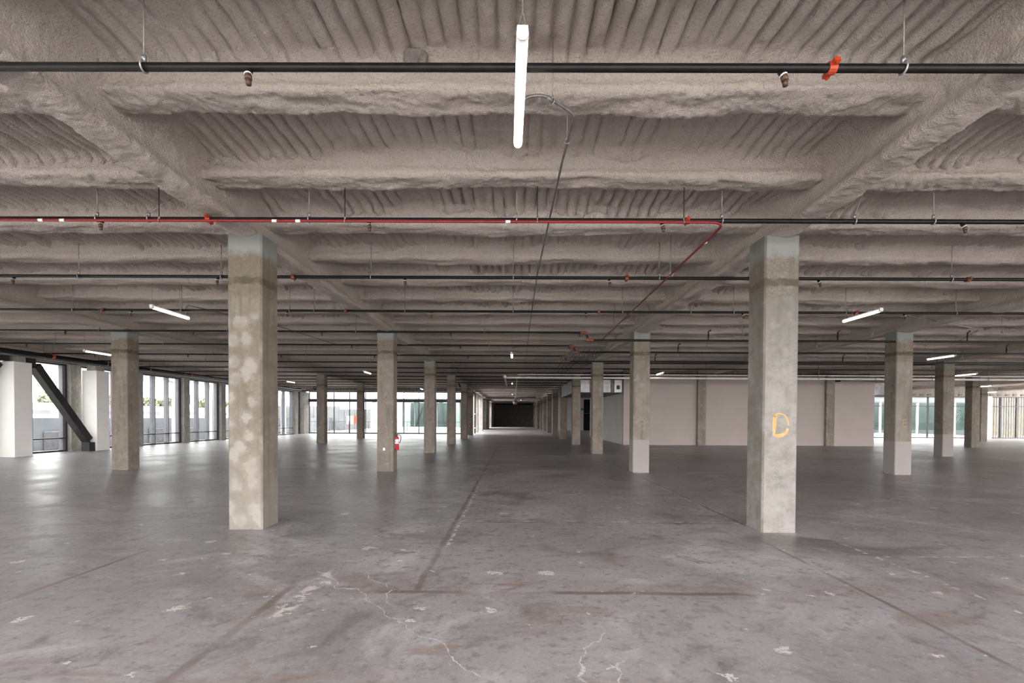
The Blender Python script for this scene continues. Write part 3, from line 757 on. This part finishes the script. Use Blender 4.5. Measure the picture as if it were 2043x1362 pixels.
# white clad piers and the diagonal brace between them
def pier(yf_, label):
    root = empty('white_pier', (-19.5, yf_+.35, 0))
    bbox_obj('cladding', -19.83, -19.17, yf_, yf_+.72, 0, 3.68, M['white'], root, .006)
    bbox_obj('column_head', -19.72, -19.3, yf_+.12, yf_+.6, 3.68, 4.14, M['conc_plain'], root)
    return tag(root, label, 'pier', 'white clad piers at the window wall')
pier(19.15, 'white clad pier where the black diagonal brace starts at the top')
pier(22.95, 'white clad pier at the foot of the black diagonal brace')
def brace(ya, za, yb, zb, label, side=1):
    root = empty('steel_brace', (-19.45, yb, 0))
    a = Vector((0, ya-yb, za)); b = Vector((0, 0, zb)); t = (b-a).normalized(); u = Vector((1, 0, 0)); w = t.cross(u)
    hw = .155; V = []
    for p in (a, b):
        for su, sw in ((1, 1), (1, -1), (-1, -1), (-1, 1)): V.append(tuple(p + u*su*hw + w*sw*hw))
    F = [(0, 1, 2, 3), (7, 6, 5, 4)] + [(k, k+4, (k+1) % 4+4, (k+1) % 4) for k in range(4)]
    link('box_member', mesh_from(V, F), M['black_steel'], root)
    s = side
    g1 = tube_data([a - t*.45, a + t*.05], .10, 4); link('gusset', mesh_from(*g1), M['black_steel'], root)
    g2 = tube_data([b - t*.02, b + t*.16], .09, 4); link('gusset', mesh_from(*g2), M['black_steel'], root)
    return tag(root, label, 'brace', 'diagonal braces at the window wall')
br = brace(20.25, 3.62, 22.75, .50, 'black steel box brace slanting down between the white piers')
bbox_obj('foot_shoe', -19.62, -19.25, 22.62, 22.94, .0, .40, M['black_steel'], br)
bbox_obj('head_shoe', -19.72, -19.28, 19.80, 20.15, 3.69, 4.05, M['black_steel'], br)
br2 = brace(18.75, 3.62, 16.2, .50, 'black steel box brace slanting away beyond the other side of the first pier', -1)
bbox_obj('head_shoe', -19.72, -19.28, 18.75, 19.10, 3.69, 4.05, M['black_steel'], br2)
# big pipes above the windows
for (x, z, r, m, lab, y0, y1) in ((-18.75, 4.0, .085, M['black_pipe'], 'large black pipe running along the top of the window wall', 8, 44),
                                   (-19.1, 3.93, .055, M['steel'], 'grey pipe running beside the large black pipe above the windows', 8, 40)):
    root = empty('wall_main_pipe', (x, y0, z))
    tube('pipe', [(0, 0, 0), (0, (y1-y0)/2, 0), (0, y1-y0, 0)], r, m, root, 14)
    for k in range(12):
        y = 1.5+k*2.7
        if y < y1-y0:
            h = tube('hanger_rod', [(0, y, r), (0, y, 4.62-z)], .007, M['steel'], root, 6)
            tube('hanger_ring', [( (r+.012)*math.sin(t), y, (r+.012)*math.cos(t)) for t in np.linspace(0, 2*math.pi, 15)], .012, M['galv'], h, 6)
    if r > .08:
        for y in (12.3, 15.6, 21): 
            tube('coupling', [(0, y-.06, 0), (0, y+.06, 0)], r*1.25, M['orange'], root, 14)
    tag(root, lab, 'pipe')

# ------------------------------------------------------------------ back glazing
wall_back = struct(empty('wall_back'))
bbox_obj('spandrel_beam', WL-.3, -4.7, WB-.05, WB+.3, 4.04, 4.82, M['conc_plain'], wall_back)
for k in range(44):
    x = -20.0 + k*.35; bbox_obj('deck_flute', x, x+.16, WB-.11, WB-.05, 4.16, 4.34, M['conc_brown'], wall_back)
wb = struct(empty('window_20', (-12.4, WB, 0)))
def bb(nm, x0, x1, z0, z1, m, d0=-.07, d1=.07, parent=None, y=WB):
    return bbox_obj(nm, x0, x1, y+d0, y+d1, z0, z1, m, wb if parent is None else parent)
mx = [-19.78, -18.9, -17.4, -15.9, -14.35, -12.15, -10.65, -9.2, -7.75, -6.3, -4.75]
bb('frame_rail', -19.8, -4.75, 0, .11, M['frame']); bb('frame_rail', -19.8, -4.75, 3.98, 4.04, M['frame'])
bb('steel_band', -19.8, -4.75, 3.05, 3.34, M['frame'], -.16, .08)
for i, x in enumerate(mx): bb('mullion', x-.03, x+.03, .11, 3.98, M['frame'], -.08, .08)
for i in range(len(mx)-1):
    bb('pane', mx[i]+.03, mx[i+1]-.03, .11, 3.05, M['glass'], -.006, .006); bb('pane', mx[i]+.03, mx[i+1]-.03, 3.34, 3.98, M['glass'], -.006, .006)

# ------------------------------------------------------------------ white partition, duct, far rooms
pt = struct(empty('wall_partition'))
PY = RY(3)-.02
def panel(x0, x1, y0, y1, z1, m=M['drywall']): return bbox_obj('partition_panel', x0, x1, y0, y1, 0, z1, m, pt)
panel(6.65, 9.35, PY-.06, PY+.2, 4.18); panel(9.35, 11.10, PY-.02, PY+.2, 4.18)
panel(11.6, 18.85, PY-.06, PY+.2, 4.18); panel(19.35, 21.75, PY-.22, PY+.1, 3.86)
panel(6.65, 6.85, PY+.2, 44, 4.40, M['drywall_cool'])
bbox_obj('end_pilaster', 21.9, 22.5, PY+3.2, PY+4.0, 0, 4.4, M['conc_brown'], pt)
panel(21.4, 21.75, PY+.1, 44.4, 3.86, M['drywall_cool'])
panel(6.85, 24, 43.9, 44.3, 4.8, M['drywall_cool'])
bbox_obj('bulkhead', 6.65, 21.75, PY+.2, PY+.5, 4.18, 4.82, M['conc_brown'], pt)
# duct left of the partition
du = empty('metal_duct', (5.1, 32, 3.17))
DX0, DX1, DY0, DY1, DZ0, DZ1 = 3.62, 6.62, 30.78, 38.5, 3.17, 3.98
bbox_obj('duct_body', DX0, DX1, DY0, DY1, DZ0, DZ1, M['duct_dark'], du)
for (a, b_, m) in ((4.05, 4.62, M['duct']), (4.72, 5.42, M['duct']), (5.45, 5.9, M['duct']), (5.92, 6.12, M['duct_dark']), (6.13, 6.60, M['galv'])):
    p_ = bbox_obj('duct_panel', a, b_, DY0-.03, DY0, DZ0+.02, DZ1-.02, m, du, .008)
bbox_obj('access_door', 5.55, 5.82, DY0-.045, DY0-.03, 3.62, 3.80, M['duct'], du, .004)
bbox_obj('control_box', 6.27, 6.45, DY0-.12, DY0-.03, 3.38, 3.62, M['rubber'], du, .006)
tube('control_cable', fillet([(6.33, DY0-.05, 3.62), (6.33, DY0-.06, 3.80), (6.40, DY0-.06, 3.98)], .05), .012, M['rubber'], du, 6)
for k in range(18):
    y = DY0+.15+k*.42; bbox_obj('stiffener', DX0-.02, DX0, y, y+.06, DZ0, DZ1, M['duct'], du)
for y in (31.2, 34.5, 37.8):
    for x in (3.66, 6.58): tube('hanger_rod', [(x-5.1, y-32, .8), (x-5.1, y-32, 4.8-3.17)], .01, M['steel'], du, 6)
tag(du, 'rectangular sheet-metal duct with access panels beside the white partition', 'duct')
d2 = empty('metal_duct', (23.4, 34.2, 3.2))
bbox_obj('duct_body', 21.9, 25.5, 33.8, 34.8, 3.22, 4.1, M['duct_dark'], d2)
for a, b_ in ((21.95, 22.75), (22.95, 23.9), (24.0, 25.4)): bbox_obj('duct_panel', a, b_, 33.77, 33.8, 3.25, 4.08, M['duct'], d2, .008)
for x in (22.2, 25.0): tube('hanger_rod', [(x-23.4, .1, .9), (x-23.4, .1, 1.6)], .01, M['steel'], d2, 6)
tag(d2, 'galvanised duct hung past the end of the white partition', 'duct')

# white pipes in front of the partition
wp = empty('white_pipe', (0, 0, 0)); ZB = CAM_Z + 80*.0268; ZA = CAM_Z + 87*.0268
tube('pipe', fillet([(-.5, 34.0, ZB), (-.5, 26.8, ZB), (30, 26.8, ZB)], .1, 5), .052, M['pvc'], wp, 10)
tube('end_coupling', [(-.5, 26.6, ZB+.03), (-.5, 27.0, ZB+.03)], .085, M['pvc'], wp, 10)
for k in range(10):
    x = 1.2+k*3.0; h = tube('hanger_rod', [(x, 26.8, ZB+.05), (x, 26.8, 4.76)], .008, M['steel'], wp, 6)
    tube('hanger_ring', [(x, 26.8+.06*math.sin(t), ZB+.06*math.cos(t)) for t in np.linspace(0, 2*math.pi, 11)], .01, M['galv'], h, 5)
tag(wp, 'thick white pipe crossing in front of the partition, with a branch going back', 'pipe')
wa = empty('white_pipe', (0, 0, 0))
tube('pipe', fillet([(.1, 62.0, ZA-.02), (.18, 27.0, ZA), (30, 27.0, ZA)], .1, 5), .028, M['pvc'], wa, 8)
for k in range(8):
    x = 1.9+k*3.6; tube('hanger_rod', [(x, 27.0, ZA+.02), (x, 27.0, 4.76)], .007, M['steel'], wa, 6)
tag(wa, 'thin white pipe above the thick white one, turning back along the passage', 'pipe')
# hanging unit at the end of the thin white pipe
hu = empty('hanging_heater', (.1, 63, 3.2)); 
tube('drum', [(0, 0, .1), (0, 0, .25), (0, 0, .6)], [.22, .28, .28], M['steel'], hu, 14); tube('flue', fillet([(0, 0, .6), (0, 0, .75), (1.6, 0, .95), (2.6, 0, .95)], .2), .13, M['steel'], hu, 10)
tube('hanger_rod', [(0, 0, .6), (0, 0, 1.56)], .02, M['steel'], hu, 6)
tag(hu, 'grey cylindrical unit hanging in the middle of the far passage', 'heater')
# conduit rack running back beside the right-hand column line
for i, (dx, lab) in enumerate(((0, 'a'), (.22, 'b'), (.44, 'c'), (.66, 'd'))):
    o = empty('steel_conduit', (2.2+dx, 19, 4.0))
    tube('conduit_run', [(0, 0, .19), (0, 15, .19), (0, 40, .19)], .02, M['steel'], o, 6)
    for y in (3, 11, 19, 30): tube('drop_rod', [(0, y, .19), (0, y, .74)], .008, M['wire'], o, 5)
    tag(o, 'straight steel conduit in the rack beside the bare column line', 'conduit', 'conduits in the aisle rack')

# far rooms
end = struct(empty('wall_end'))
for i in range(4):
    for j_ in range(3):
        x0 = -4.5 + i*2.1; z0 = j_*1.42
        bbox_obj('formwork_panel', x0+.008, x0+2.092, 100.0+.01*((i+j_) % 2), 100.3, z0, z0+1.405, M['conc_brown'], end)
bbox_obj('backing', -4.8, 14.2, 100.2, 100.6, -.2, 4.82, M['conc_brown'], end)
bbox_obj('header', -4.6, 14, 99.6, 100.3, 4.26, 4.82, M['black_steel'], end)
wpass = struct(empty('wall_passage'))
for (a, b_, m) in ((48.6, 49.4, M['drywall']), (57.5, 59.2, M['drywall_cool']), (66.5, 78, M['drywall_cool']), (84, 100, M['conc_plain'])):
    bbox_obj('wall_panel', -4.75, -4.45, a, b_, 0, 4.8, m, wpass)
for a, b_ in ((49.4, 57.5), (59.2, 66.5), (78, 84)): bbox_obj('lintel', -4.75, -4.45, a, b_, 4.0, 4.8, M['conc_plain'], wpass)
wr_ = struct(empty('wall_right'))
bbox_obj('wall_panel', 4.2, 9.0, 65, 65.3, 0, 4.8, M['drywall_cool'], wr_); bbox_obj('wall_panel', 10.1, 14.2, 65, 65.3, 0, 4.8, M['drywall_cool'], wr_)
bbox_obj('lintel', 9.0, 10.1, 65, 65.3, 4.05, 4.8, M['drywall_cool'], wr_)
bbox_obj('wall_panel', 13.9, 14.2, 44.3, 65, 0, 4.8, M['drywall_cool'], wr_)
bbox_obj('wall_panel', 4.2, 4.4, 65.3, 100, 0, 4.8, M['conc_plain'], wr_)
dr = struct(empty('door_1', (9.55, 65.4, 0)))
bbox_obj('opening_shade_sheet', 9.0, 10.1, 65.35, 65.45, 0, 4.05, M['black'], dr); bbox_obj('rail', 9.0, 10.1, 65.30, 65.35, 2.2, 2.25, M['steel'], dr)  # black sheet stands in for the unlit depth of the opening
# right-hand back wall with windows and timber fins
wrb = struct(empty('wall_right_back'))
bbox_obj('spandrel_beam', 21.7, 46.8, WRB-.1, WRB+.3, 3.65, 4.82, M['conc_plain'], wrb)
for k in range(36):
    x = 22.0 + k*.68; bbox_obj('deck_flute', x, x+.3, WRB-.16, WRB-.1, 3.72, 3.88, M['conc_brown'], wrb)
for x0, x1, m in ((40.4, 41.95, M['conc_plain']), (24, 28.5, M['drywall_cool'])): bbox_obj('wall_panel', x0, x1, WRB-.1, WRB+.3, 0, 3.65, m, wrb)
bbox_obj('white_pilaster', 40.75, 41.1, WRB-1.0, WRB-.1, 0, 3.65, M['white'], wrb)
def window_back(nm, xs, tz, y, glass, thick=None):
    w = struct(empty(nm, ((xs[0]+xs[-1])/2, y, 0)))
    f = lambda n_, a, b_, z0, z1, m, d0=-.06, d1=.06: bbox_obj(n_, a, b_, y+d0, y+d1, z0, z1, m, w)
    f('frame_rail', xs[0], xs[-1], 0, .08, M['frame']); f('frame_rail', xs[0], xs[-1], 3.58, 3.65, M['frame'])
    hw = .04 if thick is None else thick
    for x in xs: f('mullion', x-hw, x+hw, .08, 3.58, M['frame'])
    for a, b_ in zip(xs[:-1], xs[1:]):
        f('transom', a+hw, b_-hw, tz, tz+.05, M['frame']); f('pane', a+hw, b_-hw, .08, tz, glass, -.006, .006); f('pane', a+hw, b_-hw, tz+.05, 3.58, glass, -.006, .006)
    return w
window_back('window_21', [28.5, 31.5, 36.4, 40.4], 2.78, WRB, M['glass'])
window_back('window_22', [41.95, 42.8, 44.2, 45.6, 46.6], 2.78, WRB, M['glass'], .075)
for k in range(21):
    x = 41.9+k*.22
    o = bbox_obj('timber_fin', x, x+.13, WRB+.45, WRB+.51, -.1, 4.1, M['timber'])
    tag(o, 'upright pale timber fin outside the dark-framed windows', 'fin', 'timber fins outside the windows')
# side wall on the far right (outside the frame): piers with open glazing between
for k in range(7):
    y = -5+k*8.2; bbox_obj('wall_pier', WR, WR+.3, y, y+1.0, 0, 4.82, M['conc_plain'], wr_)

# small things
def extinguisher(loc, label, rz_=0):
    root = empty('fire_extinguisher', loc)
    prof = [(.0, 0), (.052, .004), (.058, .02), (.058, .36), (.05, .40), (.03, .425), (.018, .43), (.018, .45)]
    n_ = 16; P = np.array([[(r*math.cos(2*math.pi*k/n_), r*math.sin(2*math.pi*k/n_), z) for k in range(n_)] for r, z in [(max(r, .001), z) for r, z in prof]])
    link('cylinder', grid_mesh(P[::-1], True, True, True), M['ext_red'], root)
    lab_ = [[(.0592*math.cos(a), .0592*math.sin(a), z) for a in np.linspace(-2.6, -.2, 9)] for z in (.20, .33)]
    link('paper_label', grid_mesh(np.array(lab_)), M['tag'], root)
    link('valve', mesh_from(*merge([box_data(-.02, .02, -.018, .018, .44, .48), box_data(-.02, .10, -.011, .011, .475, .487), box_data(-.02, .085, -.011, .011, .50, .512)])), M['rubber'], root)
    tube('hose', fillet([(.02, -.02, .46), (.13, -.03, .45), (.12, -.04, .30), (.085, -.03, .22)], .05), .011, M['rubber'], root, 8)
    link('bracket', mesh_from(*merge([box_data(-.075, -.055, -.02, .02, .05, .42), tube_data([(.061*math.cos(a), .061*math.sin(a), .25) for a in np.linspace(0, 2*math.pi, 15)], .004, 4, False)])), M['steel'], root)
    root.rotation_euler[2] = rz_
    return tag(root, label, 'extinguisher')
extinguisher((COLX[2]+CW+.08, RY(1)-.12, .62), 'red fire extinguisher with a white label hung on the concrete column')
extinguisher((COLX[2]-.2, RY(5)-CW-.08, .60), 'small dark fire extinguisher on the last column before the glazed passage', -H2)
es = empty('exit_sign', (8.75, 64.6, 2.6))
me = mesh_from([(-.18, 0, 0), (.18, 0, 0), (.18, 0, .2), (0, 0, .36), (-.18, 0, .2), (-.18, .06, 0), (.18, .06, 0), (.18, .06, .2), (0, .06, .36), (-.18, .06, .2)],
               [(0, 1, 2, 3, 4), (9, 8, 7, 6, 5), (0, 5, 6, 1), (1, 6, 7, 2), (2, 7, 8, 3), (3, 8, 9, 4), (4, 9, 5, 0)])
link('sign_plate', me, M['green_sign'], es); bbox_obj('mount', 8.73, 8.77, 64.66, 65.0, 2.7, 2.74, M['steel'], es)
tag(es, 'small green pointed sign beside the dark doorway', 'sign')
for x, y, lab in ((-4.25, 42.2, 'black vertical drain pipe just behind the end of the back glazing'), (-3.95, 50.6, 'black vertical drain pipe with white collars in the bright passage')):
    o = empty('drain_pipe', (x, y, 0)); tube('pipe', fillet([(0, 0, 0), (0, 0, 4.0), (-.4, .0, 4.3), (-.4, 0, 4.7)], .15), .06, M['black_pipe'], o, 10)
    for z in (.5, 1.9): tube('collar', [(0, 0, z), (0, 0, z+.12)], .075, M['tag'], o, 10)
    tag(o, lab, 'pipe')

# ------------------------------------------------------------------ outdoors
g = bbox_obj('ground', -260, 260, -200, 300, -.6, -.3, M['ground']); struct(g)
# white arcade outside the windows
def arcade(yc, label):
    w, op_w, ht, op_h, r = 3.875, 3.1, 4.32, 3.9, .55
    out = [(-w/2, 0), (-w/2, ht), (w/2, ht), (w/2, 0)]
    V, F = [], []
    a = op_w/2
    inner = [(-a, -.3), (-a, op_h-r)]
    inner += [(-a+r-r*math.cos(t), op_h-r+r*math.sin(t)) for t in np.linspace(0, H2, 8)[1:]]
    inner += [(a-r+r*math.sin(t), op_h-r+r*math.cos(t)) for t in np.linspace(0, H2, 8)]
    inner += [(a, -.3)]
    outer = []
    for (y, z) in inner:
        if z <= op_h-r+1e-6: outer.append((-w/2 if y < 0 else w/2, z))
        else: outer.append((y*(w/op_w), ht if abs(y) < a-r*.3 else ht))
    n_ = len(inner)
    for x in (0, -.35):
        for (y, z) in inner: V.append((x, y, z))
        for (y, z) in outer: V.append((x, y, z))
    for k in range(n_-1):
        F.append((k, k+1, n_+k+1, n_+k)); o2 = 2*n_
        F.append((o2+k, o2+n_+k, o2+n_+k+1, o2+k+1)); F.append((k, o2+k, o2+k+1, k+1)); F.append((n_+k, n_+k+1, o2+n_+k+1, o2+n_+k))
    o = link('arcade_bay', mesh_from(V, F), M['out_white']); o.location = (-22.3, yc, 0)
    return tag(o, label, 'facade', 'white arcade outside the windows')
for k in range(2, 11):
    arcade(RY(0)+.9+3.875*(k-.0), 'white arcade bay with rounded opening standing outside the windows')
for (x0, x1, y0, y1, z1, m, lab, cat) in (
    (-26.0, -25.5, 5, 80, 1.48, M['out_grey'], 'long grey rendered wall beyond the white arcade', 'wall'),
    (-46, -42, 10, 110, 2.75, M['out_white'], 'long low white building behind the grey rendered wall', 'building')):
    o = empty('garden_wall' if cat == 'wall' else 'low_building', ((x0+x1)/2, (y0+y1)/2, -.3))
    bbox_obj('wall_body', x0, x1, y0, y1, -.3, z1, m, o)
    if cat == 'building':
        for k in range(14): bbox_obj('slot_shade_strip', x1, x1+.04, y0+3+k*7, y0+7.2+k*7, 1.75, 2.1, M['out_conc'], o)  # flat darker strips, their colour standing in for shade in the slots
    else:
        for k in range(9): 
            bbox_obj('arched_niche', x1, x1+.12, y0+22+k*3.9, y0+23.6+k*3.9, -.3, .75, M['duct_dark'], o, .25)
    tag(o, lab, cat)
def leaf_cloud(n_, rx, ry, rz_, seed, ls):
    rnd = np.random.RandomState(seed); V = []; F = []
    for k in range(n_):
        d = rnd.normal(size=3); d /= np.linalg.norm(d); r = rnd.uniform(.35, 1)**.5
        c = d*r*np.array([rx, ry, rz_])*(1+.25*math.sin(d[0]*5+seed)+.2*math.cos(d[2]*6+seed)); c[2] += rz_
        a = rnd.normal(size=3); a /= np.linalg.norm(a); b_ = np.cross(a, rnd.normal(size=3)); b_ /= np.linalg.norm(b_)
        s = ls*rnd.uniform(.6, 1.3); i = len(V)
        V += [tuple(c-a*s), tuple(c+b_*s*.5), tuple(c+a*s), tuple(c-b_*s*.5)]; F.append((i, i+1, i+2, i+3))
    return mesh_from(V, F)
tree_me = [leaf_cloud(900, 3.2, 3.2, 1.9, s, .42) for s in (1, 2, 3)]
for me in tree_me: me.materials.append(M['leaf'])
def tree(x, y, zc, s, i, label, group):
    root = empty('leafy_tree', (x, y, -.3)); o = put(tree_me[i % 3], 'crown', root, (0, 0, zc), (0, 0, i*1.3), s)
    tube('trunk', [(0, 0, 0), (.1, 0, zc*.6), (0, .1, zc+1.6*s)], [.22*s, .16*s, .08*s], M['bark'], root, 8)
    for k in range(3):
        tube('branch', [(0, 0, zc*.8), (math.cos(k*2.1)*1.2*s, math.sin(k*2.1)*1.2*s, zc+1.5*s)], [.09*s, .03*s], M['bark'], root, 5)
    return tag(root, label, 'tree', group)
for i, (x, y, zc, s) in enumerate(((-72, 55, 1.5, .9), (-74, 62, 1.8, .95), (-73, 69.5, 1.4, .75), (-75, 81, 1.6, .9), (-74, 89.5, 2.0, .9), (-73, 101, 1.6, 1.05), (-75, 109, 2.0, .9), (-72, 118, 1.5, 1.1), (-76, 127, 1.8, 1.1), (-74, 140, 1.6, 1.2))):
    tree(x, y, zc, s, i, 'leafy tree rising behind the low white building', 'trees behind the low white building')
# back terrace
rl = empty('terrace_railing', (-12, 51.5, -.3))
for k in range(9): tube('post', [(-9+k*2.0, 0, 0), (-9+k*2.0, 0, 1.42)], .02, M['frame'], rl, 6)
tube('handrail', [(-9, 0, 1.42), (8, 0, 1.42)], .022, M['frame'], rl, 6)
for z in (.35, .55, .75, .95, 1.15): tube('cable', [(-9, 0, z), (8, 0, z)], .006, M['steel'], rl, 4)
tag(rl, 'thin terrace railing outside the back glazing', 'railing')
pv = empty('glass_pavilion', (-11, 63, -.3))
bbox_obj('roof_fascia', -15.2, -5.2, 61.2, 62.2, 3.6, 3.9, M['out_grey'], pv); bbox_obj('base_slab', -15.2, -5.2, 61.0, 69, -.3, .35, M['out_white'], pv)
bbox_obj('rear_wall', -15.2, -5.2, 68, 68.3, .35, 3.6, M['out_conc'], pv)
for k in range(7):
    x = -15.1+k*1.4
    bbox_obj('mullion', x-.05, x+.05, 61.9, 62.1, .35, 3.6, M['out_grey'], pv); bbox_obj('pane', x+.05, x+1.4, 61.98, 62.02, .35, 3.6, M['glass_green'], pv)
for k, x in enumerate((-14.6, -13.2, -11.6, -9.9, -7.9, -6.4)):
    bbox_obj('inner_column', x, x+(.5 if k % 2 else .9), 66, 66.5, .35, 3.6, M['out_conc'] if k % 2 else M['out_white'], pv)
for x in (-12.8, -6.8): tube('inner_brace', [(x+11, 2.5, .8), (x+11.9, 2.5, 3.6)], .16, M['frame'], pv, 6)
tag(pv, 'green glazed pavilion across the terrace behind the back glazing', 'building')
cw = empty('board_marked_wall', (-22, 70, -.3))
for k in range(22): bbox_obj('board_panel', -36+k*.72, -36+k*.72+.70, 70+.04*(k % 2), 70.5, -.3, 3.1 if k < 16 else 2.7, M['out_conc'], cw)
tag(cw, 'grey board-marked concrete wall outside the back glazing', 'wall')
cn = empty('white_canopy', (-20, 58, -.3))
v, f = merge([box_data(-6, 4, -2, 2, 4.5, 4.75)]); v = [(x, y, z-(x+6)*.06) for x, y, z in v]
link('canopy_slab', mesh_from(v, f), M['out_white'], cn); bbox_obj('canopy_post', -16.4, -16.0, 57.8, 58.2, -.3, 3.95, M['out_white'], cn)
tag(cn, 'sloping white canopy on a post outside the back glazing', 'canopy')
ob = empty('site_sign', (-21.6, 66, -.3)); bbox_obj('board', -22.1, -21.2, 66, 66.05, .7, 1.75, M['out_white'], ob); bbox_obj('orange_board', -21.15, -20.8, 66, 66.05, .7, 1.75, M['orange'], ob); bbox_obj('post', -21.6, -21.5, 66.06, 66.1, -.3, .8, M['steel'], ob)
tag(ob, 'white and orange board standing before the grey concrete wall', 'sign')
# right-hand outdoors
gb = empty('garden_building', (40, 60, -.3))
bbox_obj('rear_wall', 24, 82, 62, 62.4, -.3, 4.6, M['out_conc'], gb); bbox_obj('roof_fascia', 24, 82, 59.6, 60.0, 3.7, 4.1, M['out_grey'], gb)
for k in range(16): bbox_obj('pane', 26+k*2.2, 28.0+k*2.2, 59.9, 59.94, .4, 3.6, M['glass_green'], gb); bbox_obj('white_post', 28.05+k*2.2, 28.2+k*2.2, 59.7, 59.9, -.3, 3.7, M['out_white'], gb)
tag(gb, 'green glazed building outside the right-hand windows', 'building')
hedge = leaf_cloud(2600, 3.0, 1.0, 1.3, 9, .16); hedge.materials.append(M['leaf_light'])
for i, (x, y) in enumerate(((50.0, 50), (57, 50.5), (64, 51))):
    root = empty('garden_hedge', (x, y, -.3)); put(hedge, 'foliage', root, (0, 0, .2), (0, 0, i*.2)); tube('stem', [(0, 0, 0), (0, 0, .9)], .06, M['bark'], root, 6)
    tag(root, 'yellow-green hedge shrub outside the timber fins', 'hedge', 'hedges outside the fins')
rl2 = empty('garden_railing', (33, 48, -.3))
for k in range(7): tube('post', [(-4+k*1.6, 0, 0), (-4+k*1.6, 0, 1.42)], .02, M['frame'], rl2, 6)
tube('handrail', [(-4, 0, 1.42), (5.6, 0, 1.42)], .022, M['frame'], rl2, 6)
for z in (.5, .8, 1.1): tube('cable', [(-4, 0, z), (5.6, 0, z)], .006, M['steel'], rl2, 4)
tag(rl2, 'thin railing outside the windows past the white partition', 'railing')
